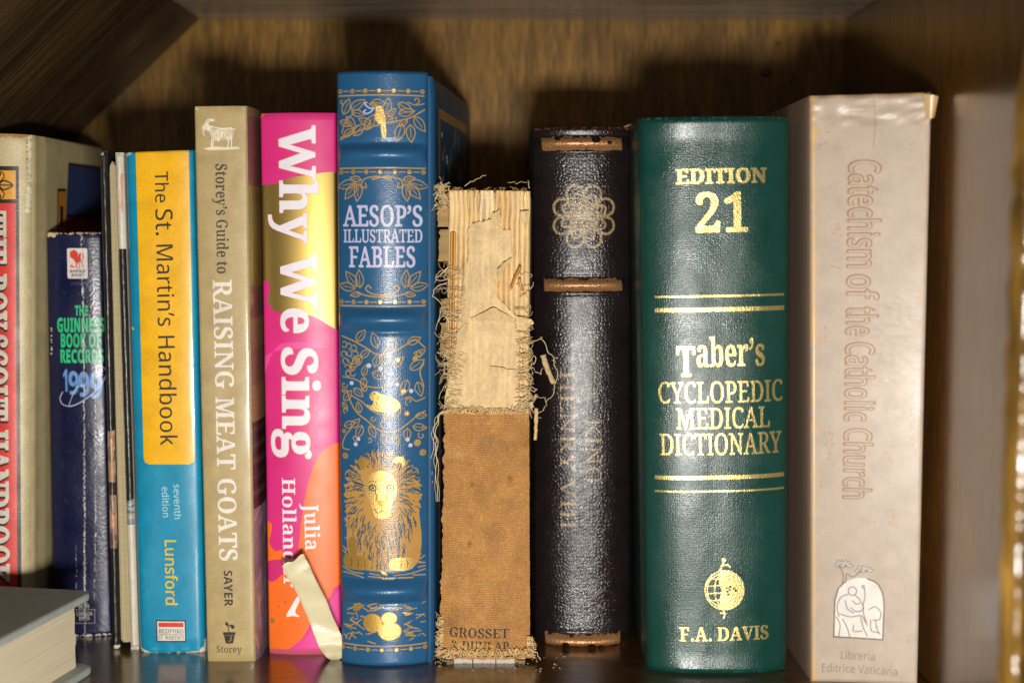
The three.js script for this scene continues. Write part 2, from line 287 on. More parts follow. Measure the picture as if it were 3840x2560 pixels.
function scuff(a, x, col, n, len, box) { x.strokeStyle = col; for (let k = 0; k < n; k++) { const u = rr(box[0], box[2]), v = rr(box[1], box[3]), an = rr(0, 6.3), l = rr(0.2, 1) * len; x.lineWidth = rr(0.5, 1.4) * a.K; const p = a.R(u, v), q = a.R(u + Math.cos(an) * l, v + Math.sin(an) * l); x.beginPath(); x.moveTo(...p); x.lineTo(...q); x.stroke(); } }

{ // 1 -- scout handbook: khaki, red panel, cut by the frame
  const q = spineQuad(-85, 113, [116, 505], [-62, 500], 0, 0.605), g = thing('handbook', 'khaki hardback with red spine panel beside the navy paperback', 'book', q.base);
  const a = new Art(q, 190, 1960, '#c9b98f');
  const X = a.x;
  a.fill(X, '#2b2723', [[-58, 624], [76, 624], [84, 2240], [-70, 2240]]); a.fill(X, '#e3a23c', [[-52, 640], [66, 640], [66, 748], [-52, 748]]); a.fill(X, '#dc4136', [[-53, 762], [66, 762], [71, 2228], [-64, 2228]]);
  // lily emblem lying on its side
  X.fillStyle = '#2a211c'; a.smooth(X, [[55, 695], [22, 678], [8, 690], [8, 700], [22, 712]], true); X.strokeStyle = '#2a211c'; X.lineWidth = 5 * a.K; X.stroke(); a.line(X, '#2a211c', 4, [[-30, 694], [52, 695]]);
  for (const s of [-1, 1]) { a.blob(X, '#2a211c', [[-30, 695 + s * 10], [-5, 695 + s * 22], [14, 695 + s * 42], [2, 695 + s * 50], [-22, 695 + s * 34], [-40, 695 + s * 30]]); a.curve(X, '#2a211c', 4, [[8, 695 + s * 12], [24, 695 + s * 30], [20, 695 + s * 46], [4, 695 + s * 52]]); }
  for (const [w, v0, v1] of [['THE', 791, 990], ['BOY', 1028, 1232], ['SCOUT', 1252, 1573], ['HANDBOOK', 1609, 2176]]) { const u = (v) => lerp(-50, -44, (v - 791) / 1400); a.text(X, w, [u(v0) - 1, v0 + 7], [u(v1) - 1, v1 + 7], 84, SERIFB, '#241f1d', { stroke: 7 }); a.text(X, w, [u(v0), v0], [u(v1), v1], 84, SERIFB, '#d6cdbf', { stroke: 5 }); }
  wornEdge(a, X, '#b98d58', [[-60, 508], [112, 509]], 9, 60); wornEdge(a, X, '#e6dcc0', [[108, 512], [110, 660], [104, 820]], 8, 90); wornEdge(a, X, '#b08350', [[102, 520], [103, 640]], 3.5, 40);
  add(g, 'spine', spineGeo(q, { sag: 0.0035, er: 0.0022, thick: 0.002 }), mat(a.maps({ rough: 0.42, speck: 0.1, grain: smoothPaper, bump: 0.00012 })));
  // covers
  const x1 = q.br.x, z0 = q.bl.z, cq = { R(u, v) { const r = ray(u, v), k = x1 / r.x, p = V(r.x * k, CAM_Y + r.y * k, CAM_Z + r.z * k); return [(z0 + 0.001 - p.z) / 0.1, p.y / q.H]; } };
  const c = new Art(cq, 800, 1900, '#c4b487', 0.55), Y = c.x;
  c.fill(Y, '#1d1a16', [[188, 606], [500, 640], [500, 850], [184, 830]]); c.fill(Y, '#34406f', [[192, 616], [500, 650], [500, 818], [188, 802]]); c.fill(Y, '#1d1a16', [[149, 704], [182, 704], [182, 900], [152, 900]]); c.fill(Y, '#bd7d2c', [[152, 714], [181, 714], [181, 890], [155, 890]]); c.fill(Y, '#1d1a16', [[161, 770], [173, 770], [173, 850], [163, 850]]);
  c.fill(Y, '#a82a1e', [[184, 812], [500, 830], [500, 2100], [190, 2100]]);
  const m = mat(c.maps({ rough: 0.4, speck: 0.08 }));
  add(g, 'front_cover', coverGeo(q, 1, [[x1 - 0.0004, z0 - 0.0005], [x1 + 0.0012, z0 - 0.004], [x1 + 0.0004, z0 - 0.0075], [x1 + 0.0016, z0 - 0.011], [x1 + 0.0012, backZ + 0.006]], 0.0018), m);
  add(g, 'back_cover', coverGeo(q, -1, [[q.bl.x, backZ + 0.006], [q.bl.x, z0 - 0.001]], 0.0018), mat({ color: srgb(190, 172, 126), roughness: 0.5 }));
  pageBlock(g, q, 0.0022, 0.1);
}
{ // 2 -- navy paperback of records
  const q = spineQuad(200, 421, [381, 871], [172, 871], 2384), g = thing('paperback', 'creased navy paperback with green lettering and white spine cracks', 'book', q.base);
  const a = new Art(q, 210, 1513, '#0c1238', 1.1), X = a.x;
  X.fillStyle = '#2b2450'; for (let k = 0; k < 40; k++) a.dot(X, `rgba(40,32,70,${rr(0.02, 0.09)})`, rr(190, 330), rr(900, 2100), rr(14, 46), rr(40, 160));  // soft purple-grey reflections painted as faint blotches
  // publisher's badge
  const [bx, by] = a.R(255, 930), [cx, cy] = a.R(333, 1044); X.fillStyle = '#d8d2cc'; X.beginPath(); X.roundRect(bx, by, cx - bx, cy - by, 7); X.fill();
  a.blob(X, '#d0412f', [[268, 944], [285, 937], [296, 950], [294, 975], [280, 972], [268, 962]]); a.blob(X, '#d0412f', [[302, 948], [314, 950], [318, 962], [308, 978], [290, 984], [282, 974], [296, 968]]);
  for (const p of [[[296, 984], [286, 1000], [270, 996]], [[300, 982], [302, 1004]], [[306, 980], [316, 1000]], [[288, 984], [294, 1004]]]) a.curve(X, '#d0412f', 3, p);
  a.curve(X, '#d0412f', 2.5, [[276, 992], [268, 996], [274, 1003], [281, 997]]);
  a.text(X, 'BANTAM', [267, 1021], [322, 1021], 10.5, SANSB, '#3a3636'); a.text(X, 'BOOKS', [273, 1036], [318, 1036], 10.5, SANSB, '#3a3636');
  a.text(X, 'ANNUAL', [270, 1068], [332, 1068], 13, SANS, '#5b5590');
  const gr = (v0, v1) => { const [, y0] = a.R(300, v0), [, y1] = a.R(300, v1), l = X.createLinearGradient(0, y0, 0, y1); l.addColorStop(0, '#2fc07e'); l.addColorStop(1, '#36d08c'); return l; };
  const G = { stroke: 5 };
  a.text(X, 'THE', [286, 1182], [334, 1182], 36, SANSB, gr(1145, 1182), G); a.text(X, 'GUINNESS', [218, 1243], [391, 1243], 50, SANSB, gr(1193, 1243), G); a.text(X, 'BOOK OF', [232, 1300], [380, 1300], 49, SANSB, gr(1250, 1300), G); a.text(X, 'RECORDS', [231, 1357], [388, 1357], 48, SANSB, gr(1308, 1357), G);
  { const [, y0] = a.R(300, 1382), [, y1] = a.R(300, 1490), l = X.createLinearGradient(0, y0, 0, y1); l.addColorStop(0, '#6d97d8'); l.addColorStop(0.45, '#9cc3e0'); l.addColorStop(1, '#3e9a9c');
    [['1', 240, 256, 1466], ['9', 262, 300, 1476], ['9', 300, 340, 1484], ['9', 342, 384, 1491]].forEach(([s, u0, u1, v]) => { a.text(X, s, [u0 + 4, v + 2], [u1 + 5, v + 2], 84, SANSB, '#205f63'); a.text(X, s, [u0, v], [u1, v], 84 + (u0 - 240) * 0.12, SANSB, l); });
    a.curve(X, '#b7bbe6', 4, [[350, 1376], [378, 1372], [396, 1392], [380, 1440], [330, 1490], [270, 1520], [236, 1512], [228, 1490], [238, 1468]]); a.curve(X, '#dfe0f5', 2.2, [[262, 1517], [292, 1452], [318, 1440]]); }
  a.fill(X, '#0b0c18', [[276, 2236], [356, 2236], [360, 2331], [280, 2331]]); a.line(X, '#b9b6c2', 1.8, [[282, 2281], [358, 2280], [359, 2331], [283, 2331]]);
  a.text(X, 'U.S.', [304, 2258], [334, 2258], 13, SANS, '#cfccd4'); a.text(X, '$6.99', [298, 2275], [338, 2275], 15, SANS, '#cfccd4'); a.text(X, 'CANADA', [290, 2303], [351, 2303], 15, SANS, '#cfccd4'); a.text(X, '$9.99', [300, 2321], [340, 2321], 15, SANS, '#cfccd4');
  // cracks in the laminate: broken white flakes
  const crack = (pts, amp, den) => { const L = []; for (let i = 0; i < pts.length - 1; i++) for (let v = pts[i][1]; v < pts[i + 1][1]; v += 5) L.push([lerp(pts[i][0], pts[i + 1][0], (v - pts[i][1]) / (pts[i + 1][1] - pts[i][1])), v]);
    for (const [u, v] of L) { if (rnd() > den) continue; const w = noise(v * 0.02, u, 40); a.line(X, rnd() < 0.75 ? '#d9d2c2' : '#9a91a4', rr(0.8, 3.4) * amp * (0.5 + w), [[u + rr(-3, 3) * amp, v], [u + rr(-3, 3) * amp, v + rr(4, 13)]]); if (rnd() < 0.3) a.line(X, '#c9c2b4', 1, [[u + rr(-7, 7) * amp, v], [u + rr(-7, 7) * amp, v + rr(3, 10)]]); } };
  crack([[309, 878], [314, 1100], [318, 1350], [320, 1700], [321, 2020], [322, 2200], [322, 2380]], 1.15, 0.85); crack([[350, 884], [353, 1080], [357, 1300], [360, 1650], [361, 2000], [356, 2240]], 0.75, 0.62); crack([[289, 2040], [291, 2120], [290, 2200]], 0.6, 0.6);
  scuff(a, X, 'rgba(190,180,200,0.35)', 70, 34, [200, 900, 400, 2300]); scuff(a, X, 'rgba(210,200,205,0.5)', 60, 6, [200, 880, 300, 2300]);
  wornEdge(a, X, '#cdb48c', [[174, 876], [380, 874]], 5, 50); wornEdge(a, X, '#d9c49a', [[176, 880], [210, 880]], 9, 22); wornEdge(a, X, '#d6cab2', [[192, 1230], [194, 1330]], 4, 18); wornEdge(a, X, '#e2d9c4', [[210, 2380], [420, 2376]], 6, 60);
  add(g, 'spine', spineGeo(q, { sag: 0.0022, er: 0.001, thick: 0.0006, pow: 2.4 }), mat({ ...a.maps({ rough: 0.34, roughVar: 0.14, speck: 0.12, bump: 0.0001, grain: (x, y) => 0.5 + 0.45 * (noise(x * 0.16, y * 0.16, 3) - 0.5) + 0.5 * (fbm(x * 0.03, y * 0.008, 31) - 0.5) }) }));
  const navy = mat({ color: srgb(12, 17, 52), roughness: 0.4 });
  add(g, 'front_cover', coverGeo(q, 1, [[q.br.x, q.br.z - 0.0008], [q.br.x, backZ + 0.004]], 0.0005), navy); add(g, 'back_cover', coverGeo(q, -1, [[q.bl.x, backZ + 0.004], [q.bl.x, q.bl.z - 0.0008]], 0.0005), navy);
  pageBlock(g, q, 0.0008, 0.09, { top: 0.0004, bot: 0.0004 });
}
{ // 3 -- thin picture book, fore-edge out: two boards with the leaves between
  const Z = floorDepth(2434), L = spineQuad(421, 450, [403, 566], [374, 568], 0, Z), Rq = spineQuad(490, 519, [462, 572], [432, 572], 0, Z);
  const base = V((L.bl.x + Rq.br.x) / 2, 0, L.bl.z), g = thing('picture_book', 'thin picture book with its page edges facing out between worn boards', 'book', base);
  const shift = (q) => { q.base = base; return q; }; shift(L); shift(Rq);
  const round = (q, tw) => spineGeo(q, { sag: q.W * 0.42, er: 0.0002, ter: 0.0016, thick: 0.0003, pow: 2, nx: 14, ny: 70, extra: (s, t) => 0.00025 * (fbm(t * 60, s * 3, tw) - 0.5) + (t > 0.93 ? 0.0006 * (noise(t * 160, s * 4, tw) - 0.5) : 0) });
  const A = new Art(L, 40, 1870, '#25221f', 1), X = A.x;
  A.fill(X, '#b98f6c', [[380, 1622], [480, 1600], [480, 2040], [380, 2060]]);
  for (let k = 0; k < 60; k++) { const v = rr(1610, 2060); A.dot(X, ['#caa07c', '#8a6a52', '#3a2f2b', '#d6ae88', '#6a5a5c'][k % 5].replace(')', '') + '88', rr(400, 450), v, rr(5, 16), rr(10, 40)); }
  A.fill(X, '#3a302b', [[380, 1800], [480, 1815], [480, 1860], [380, 1850]]); A.fill(X, '#25221f', [[380, 2060], [480, 2050], [480, 2450], [380, 2450]]);
  wornEdge(A, X, '#cbb48e', [[376, 572], [388, 578]], 7, 16); wornEdge(A, X, '#e3d8c0', [[424, 2428], [452, 2420]], 8, 34); scuff(A, X, 'rgba(150,145,140,0.5)', 50, 30, [376, 580, 455, 2400]);
  add(g, 'back_cover', round(L, 50), mat(A.maps({ rough: 0.34, speck: 0.1, bump: 0.0003, grain: (x, y) => 0.5 + 0.6 * (fbm(x * 0.06, y * 0.02, 52) - 0.5) }))).userData.label = 'black board with a worn photograph strip';
  const B = new Art(Rq, 46, 1860, '#d9d2c0', 1), Y = B.x;
  B.fill(Y, '#282420', [[400, 933], [500, 933], [540, 1852], [440, 1895]]); B.fill(Y, '#8a97a0', [[440, 1893], [540, 1852], [540, 1964], [440, 1964]]); for (let k = 0; k < 20; k++) B.line(Y, ['#b9b48a', '#5a6a7c', '#c6c8c4'][k % 3] + '99', rr(2, 8), [[460, rr(1890, 1950)], [530, rr(1870, 1940)]]);
  B.line(Y, '#4a4a70', 3, [[440, 1962], [540, 1962]]); wornEdge(B, Y, '#c9a26a', [[425, 580], [430, 720]], 2, 14); wornEdge(B, Y, '#e8e0cc', [[500, 1705], [504, 1715]], 5, 8); B.fill(Y, '#d9a58e', [[452, 650], [462, 650], [462, 800], [454, 790]]);
  wornEdge(B, Y, '#b8a888', [[475, 2418], [515, 2418]], 4, 18);
  add(g, 'front_cover', round(Rq, 57), mat(B.maps({ rough: 0.34, speck: 0.06, bump: 0.0003, grain: (x, y) => 0.5 + 0.6 * (fbm(x * 0.06, y * 0.02, 58) - 0.5) }))).userData.label = 'white and black board with a picture strip';
  for (const [q, c] of [[L, 0x24211e], [Rq, 0xcfc8b6]]) { const b = block([V(q.bl.x, 0, q.bl.z), V(q.br.x, 0, q.bl.z), q.tr, q.tl].map((p) => p.clone().sub(base)), [V(q.bl.x, 0, backZ + 0.004), V(q.br.x, 0, backZ + 0.004), V(q.tr.x, q.tr.y, backZ + 0.004), V(q.tl.x, q.tl.y, backZ + 0.004)].map((p) => p.clone().sub(base))); add(g, 'board', b, mat({ color: c, roughness: 0.5 })); }
  // leaves: separate sheets whose edges show
  const y1 = atDepth(430, 606, Z).y, edge = mat({ map: dataTex(64, 64, (x, y) => { const k = 0.74 + 0.6 * (LAT[(x * 91 + 7) & 65535] - 0.5) + 0.1 * LAT[(y * 37 + x) & 65535]; return [206 * k, 190 * k, 148 * k]; }, true), roughness: 0.95 }), n = 7;
  for (let k = 0; k < n; k++) {
    const s0 = k / n, s1 = (k + 0.9) / n, P = (s, t, z) => { const p = L.at(1, t).lerp(Rq.at(0, t), s); return V(p.x, lerp(0.0035, y1 - 0.0008 * Math.abs(k - 4), t), z).sub(base); }, z = L.bl.z + 0.0014 - (k < 2 ? 0.0032 : 0.0003 * Math.abs(k - 4)), zb = backZ + 0.006;
    add(g, 'leaf', block([P(s0, 0, z), P(s1, 0, z), P(s1, 1, z), P(s0, 1, z)], [P(s0, 0, zb), P(s1, 0, zb), P(s1, 1, zb), P(s0, 1, zb)], 60), edge);
  }
}
{ // 4 -- teal handbook with yellow panel
  const q = spineQuad(520, 770, [731, 562], [466, 572], 2445), g = thing('handbook', 'teal paperback handbook with a long yellow spine panel', 'book', q.base);
  const a = new Art(q, 262, 1880, '#0a8cb2'), X = a.x;
  X.fillStyle = '#f3b600'; a.poly(X, [[509, 540], [708, 540], [730, 1715], [728, 1730], [712, 1739], [562, 1739], [545, 1732], [540, 1715]]); X.fill();
  const bl = (v) => lerp(582, 604, (v - 644) / 1020), K = '#2d2313';
  a.text(X, 'The', [bl(644), 644], [bl(760), 760], 49, SANS, K); a.text(X, 'St.', [bl(785), 785], [bl(883), 883], 63, SANS, K); a.text(X, 'Martin’s', [bl(917), 917], [bl(1222), 1222], 62, SANS, K); a.text(X, 'Handbook', [bl(1258), 1258], [bl(1668), 1668], 62, SANS, K);
  a.text(X, 'seventh', [652, 1813], [656, 1943], 27, SANS, '#b8d3da'); a.text(X, 'edition', [608, 1823], [612, 1936], 27, SANS, '#b8d3da'); a.text(X, 'Lunsford', [620, 2022], [624, 2264], 44, SANS, '#efc11f', { stroke: 1.5 });
  a.fill(X, '#2a2723', [[587, 2321], [698, 2322], [700, 2402], [589, 2402]]); a.fill(X, '#e4ded2', [[591, 2325], [694, 2326], [696, 2398], [593, 2398]]); a.fill(X, '#d8402f', [[596, 2330], [690, 2331], [690, 2347], [597, 2346]]);
  a.text(X, 'BEDFORD', [597, 2369], [690, 2370], 15, SERIF, '#3a3433'); a.line(X, '#4a4443', 1.6, [[597, 2374], [691, 2375]]); a.text(X, 'ST. MARTIN’S', [596, 2392], [692, 2393], 14, SERIF, '#3a3433');
  wornEdge(a, X, '#d4c8b4', [[466, 576], [500, 566], [560, 564], [728, 564]], 4, 80); wornEdge(a, X, '#d9d0bd', [[468, 580], [492, 572]], 8, 20); wornEdge(a, X, '#ddd6c6', [[522, 2432], [560, 2446], [700, 2446], [768, 2440]], 6, 120); wornEdge(a, X, '#e2dccd', [[752, 2444], [770, 2420], [772, 2390]], 7, 50); wornEdge(a, X, '#d8cba2', [[494, 1228], [502, 1236]], 5, 14); wornEdge(a, X, '#b7d0cf', [[478, 900], [512, 1700]], 2, 24); scuff(a, X, 'rgba(90,60,10,0.3)', 22, 6, [520, 600, 730, 1700]);
  add(g, 'spine', spineGeo(q, { sag: 0.0015, er: 0.0024, ter: 0.0006, thick: 0.0006, pow: 4, endEase: 0.9, extra: (s, t) => 0.0005 * (fbm(s * 2, t * 9, 61) - 0.5) + (t < 0.02 ? -0.0008 * noise(s * 14, 1, 60) : 0) }), mat({ ...a.maps({ rough: 0.4, speck: 0.08, bump: 0.00008, grain: smoothPaper }), clearcoat: 0.6, clearcoatRoughness: 0.12 }));
  const orange = new Art({ R: (u, v) => [0.5, clamp((2447 - v) / 1880)] }, 60, 400, '#c8501c', 1); orange.x.fillStyle = '#1f6f9e'; orange.x.fillRect(0, 352, 60, 16); orange.x.fillStyle = '#5f93bb'; orange.x.fillRect(0, 368, 60, 40); const cm = mat(orange.maps({ rough: 0.4 }));
  add(g, 'front_cover', coverGeo(q, 1, [[q.br.x - 0.0006, q.br.z - 0.0022], [q.br.x + 0.0004, backZ + 0.004]], 0.0005), cm); add(g, 'back_cover', coverGeo(q, -1, [[q.bl.x, backZ + 0.004], [q.bl.x + 0.0004, q.bl.z - 0.0022]], 0.0005), mat({ color: srgb(10, 134, 166), roughness: 0.4 }));
  pageBlock(g, q, 0.0012, 0.11, { top: 0.0006, bot: 0.0008 });
}
{ // 5 -- tan guide with a goat
  const q = spineQuad(775, 957, [924, 397], [726, 399], 2479), g = thing('guidebook', 'tan paperback guide with a white goat drawing on its spine', 'book', q.base);
  const a = new Art(q, 192, 2084, '#b39d6c', 0.95), X = a.x, W = '#ece4d6';
  // goat
  const Gc = 'rgba(238,230,214,0.95)';
  a.blob(X, 'rgba(240,232,216,0.55)', [[800, 482], [830, 483], [866, 480], [874, 500], [868, 525], [850, 520], [820, 528], [806, 526], [792, 512], [784, 492], [778, 478], [788, 472]]);
  a.blob(X, 'rgba(240,232,216,0.75)', [[766, 466], [778, 462], [788, 474], [786, 492], [772, 488], [757, 486], [756, 480]]);
  for (const p of [[[770, 464], [776, 452], [790, 447], [804, 452]], [[776, 464], [784, 455], [798, 453]], [[764, 488], [762, 500], [767, 508]], [[800, 526], [798, 552]], [[794, 522], [792, 552]], [[858, 522], [854, 552]], [[868, 522], [868, 552]], [[866, 482], [880, 486]], [[790, 474], [830, 482], [868, 480]]]) a.curve(X, Gc, 4, p);
  for (let k = 0; k < 60; k++) { const u = rr(795, 870), v = rr(484, 524); a.line(X, k % 3 ? '#f3ecdd' : '#bba878', rr(1, 2.4), [[u, v], [u + rr(-3, 3), v + rr(6, 14)]]); }
  a.blob(X, 'rgba(240,232,216,0.8)', [[764, 558], [800, 550], [850, 552], [890, 550], [900, 556], [880, 560], [830, 562], [790, 563]]);
  const ub = (v, o) => lerp(809, 831, (v - 614) / 1500) + o;
  a.text(X, 'Storey’s Guide to', [808, 614], [814, 1025], 42, SERIFB, '#3b332a');
  const ur = (v) => lerp(798, 823, (v - 1049) / 1052); for (const [w, v0, v1] of [['RAISING', 1049, 1456], ['MEAT', 1488, 1760], ['GOATS', 1793, 2101]]) a.text(X, w, [ur(v0), v0], [ur(v1), v1], 70, SERIFB, '#e6ddd2');
  a.text(X, 'SAYER', [839, 2137], [842, 2271], 33, SANSB, '#33291f');
  const D = '#2e261f'; a.fill(X, D, [[836, 2368], [884, 2368], [882, 2379], [838, 2379]]); a.fill(X, D, [[840, 2380], [880, 2380], [874, 2410], [847, 2410]]); a.curve(X, '#a8946a', 3, [[866, 2384], [866, 2398], [858, 2402]]); a.curve(X, D, 3.5, [[860, 2368], [856, 2352], [862, 2342]]); a.blob(X, D, [[862, 2342], [874, 2340], [880, 2350], [872, 2356]]); a.blob(X, D, [[856, 2346], [846, 2340], [846, 2330], [856, 2334]]);
  a.text(X, 'Storey', [812, 2444], [907, 2445], 25, SERIF, D);
  wornEdge(a, X, '#d8cba8', [[728, 402], [742, 410]], 4, 12); scuff(a, X, 'rgba(80,60,30,0.35)', 12, 5, [740, 420, 940, 2450]);
  add(g, 'spine', spineGeo(q, { sag: 0.0006, er: 0.0009, ter: 0.0005, thick: 0.0005, pow: 4, extra: (s, t) => 0.0004 * (fbm(s * 2, t * 8, 62) - 0.5) }), mat({ ...a.maps({ rough: 0.42, speck: 0.08, bump: 0.00006, grain: smoothPaper }), clearcoat: 0.5, clearcoatRoughness: 0.12 }));
  // cover: printed picture running down from brown to lilac fleece
  const x1 = q.br.x, z0 = q.br.z, cq = { R: (u, v) => [clamp((u - 930) / 400), clamp((2480 - v) / 2083)] }, c = new Art(cq, 240, 1200, '#a08a5c', 1);
  const band = (v0, v1, col) => c.fill(c.x, col, [[900, v0], [1400, v0], [1400, v1], [900, v1]]);
  band(395, 440, '#7d6a4c'); band(430, 690, '#6f5046'); band(690, 1060, '#83703f'); band(1060, 1180, '#745446'); band(1180, 1290, '#84724a'); band(1290, 1430, '#7c6048'); band(1430, 1580, '#8a744a'); band(1570, 1900, '#3c2822');
  for (let k = 0; k < 10; k++) c.line(c.x, ['#5a4034', '#2a1a16'][k % 2], rr(4, 12), [[930, 1600 + k * 30], [1300, 1580 + k * 30 + rr(-20, 20)]]);
  band(1900, 2482, '#8b7a86'); for (let k = 0; k < 140; k++) { const v = rr(1890, 2460), u = rr(930, 1200); c.line(c.x, ['#a79aa8', '#73606c', '#b49a8c', '#8f86a0'][k % 4], rr(2, 6), [[u, v], [u + rr(-20, 20), v + rr(20, 70)]]); }
  const cm = mat(c.maps({ rough: 0.36, speck: 0.12 }));
  add(g, 'front_cover', coverGeo(q, 1, [[x1 - 0.0002, z0 - 0.0006], [x1 + 0.0006, z0 - 0.0035], [x1 + 0.0014, z0 - 0.009], [x1 + 0.0014, backZ + 0.004]], 0.0005), cm);
  add(g, 'back_cover', coverGeo(q, -1, [[q.bl.x, backZ + 0.004], [q.bl.x + 0.0002, q.bl.z - 0.0006]], 0.0005), mat({ color: srgb(170, 148, 100), roughness: 0.45 }));
  pageBlock(g, q, 0.0008, 0.12, { top: 0.0004, bot: 0.0004 });
}
{ // 6 -- magenta, gold and orange jacket
  const q = spineQuad(1007, 1280, [1260, 423], [974, 425], 2450), g = thing('jacketed_book', 'hardback in a magenta, gold foil and orange jacket with white lettering', 'book', q.base);
  const a = new Art(q, 280, 2030, '#d82a7c', 0.95), X = a.x, GX = a.gx;
  // orange and pink shapes
  a.blob(X, '#e8489a', [[1235, 1300], [1000, 1330], [985, 1420], [1050, 1290]]);
  a.blob(X, '#f2701f', [[1278, 1662], [1240, 1668], [1195, 1710], [1160, 1800], [1135, 1930], [1120, 2060], [1090, 2180], [1100, 2260], [1180, 2250], [1240, 2210], [1300, 2160], [1300, 1700]]);
  a.blob(X, '#f2701f', [[985, 2010], [1002, 1955], [1018, 1962], [1016, 2000], [1010, 2030], [1030, 2062], [1060, 2060], [1080, 2090], [1150, 2080], [1250, 2200], [1180, 2300], [1140, 2380], [1080, 2432], [990, 2440]]);
  a.blob(X, '#cf2a72', [[1000, 2110], [1040, 2095], [1080, 2105], [1098, 2120], [1060, 2150], [1020, 2180], [1002, 2170]]);
  a.blob(X, '#e03a92', [[1290, 2200], [1220, 2280], [1160, 2370], [1090, 2432], [1290, 2440]]); a.blob(X, '#f2701f', [[1090, 2240], [1150, 2220], [1200, 2220], [1150, 2330], [1090, 2425], [1040, 2430], [1030, 2300]]);
  a.fill(X, '#c1586a', [[990, 2429], [1290, 2429], [1290, 2470], [990, 2470]]); a.fill(X, '#e2672a', [[974, 420], [996, 420], [990, 432], [976, 446]]);
  for (const [u, v, r] of [[1022, 2324, 10], [1046, 2270, 4], [1072, 2252, 5]]) a.dot(X, '#a5702a', u, v, r, r * 1.2);
  // foil panel
  GX.fillStyle = '#ac9150'; a.smooth(GX, [[975, 700], [1030, 690], [1090, 668], [1150, 658], [1280, 656], [1300, 900], [1290, 1246], [1240, 1222], [1190, 1190], [1140, 1176], [1060, 1172], [1022, 1158], [1004, 1124], [1012, 1086], [1008, 1056], [990, 1054], [975, 1080], [960, 900]], true); GX.fill();
  const L = '#e8e2ea', txt = (x, s, v0, v1, cap, o) => { const u = (v) => lerp(1048, 1064, (v - 470) / 1240); a.text(x, s, [u(v0), v0], [u(v1), v1], cap, SERIFB, L, o); };
  const cut = (s, v0, v1, cap) => { GX.globalCompositeOperation = 'destination-out'; txt(GX, s, v0, v1, cap, { stroke: 3 }); GX.globalCompositeOperation = 'source-over'; txt(X, s, v0, v1, cap, { stroke: 5, strokeCol: '#e07050' }); txt(X, s, v0, v1, cap, { stroke: 2 }); };
  cut('Why', 474, 910, 132); cut('We', 952, 1245, 132); cut('Sing', 1300, 1716, 132);
  a.text(X, 'Julia', [1142, 1885], [1147, 2058], 54, SERIFB, '#eadfe2'); a.text(X, 'Hollander', [1059, 1789], [1066, 2196], 50, SERIFB, '#eadfe2');
  a.blob(X, '#efe8e6', [[1076, 2306], [1094, 2268], [1120, 2230], [1126, 2244], [1110, 2290], [1126, 2306], [1100, 2304]]);
  add(g, 'spine', spineGeo(q, { sag: 0.0024, er: 0.001, ter: 0.0008, thick: 0.001, pow: 2.2 }), mat(a.maps({ rough: 0.4, goldRough: 0.38, metal: 0.85, gold: true, speck: 0.03, bump: 0.000015, grain: smoothPaper })));
  const pink = mat({ color: srgb(200, 30, 110), roughness: 0.4 });
  for (const s of [1, -1]) { const x = s > 0 ? q.br.x : q.bl.x; add(g, s > 0 ? 'front_cover' : 'back_cover', coverGeo(q, s, s > 0 ? [[x - 0.0002, q.br.z - 0.001], [x - 0.0002, backZ + 0.004]] : [[x + 0.0002, backZ + 0.004], [x + 0.0002, q.br.z - 0.001]], 0.0018), pink); }
  pageBlock(g, q, 0.0022, 0.12);
}
const leatherGrain = (sc, amp = 0.75) => (x, y) => (1 - amp) * 0.5 + amp * (0.72 * peb(x * sc, y * sc) + 0.28 * peb(x * sc * 0.53 + 40, y * sc * 0.53 + 90)) + 0.1 * (fbm(x * 0.02, y * 0.02, 71) - 0.5);
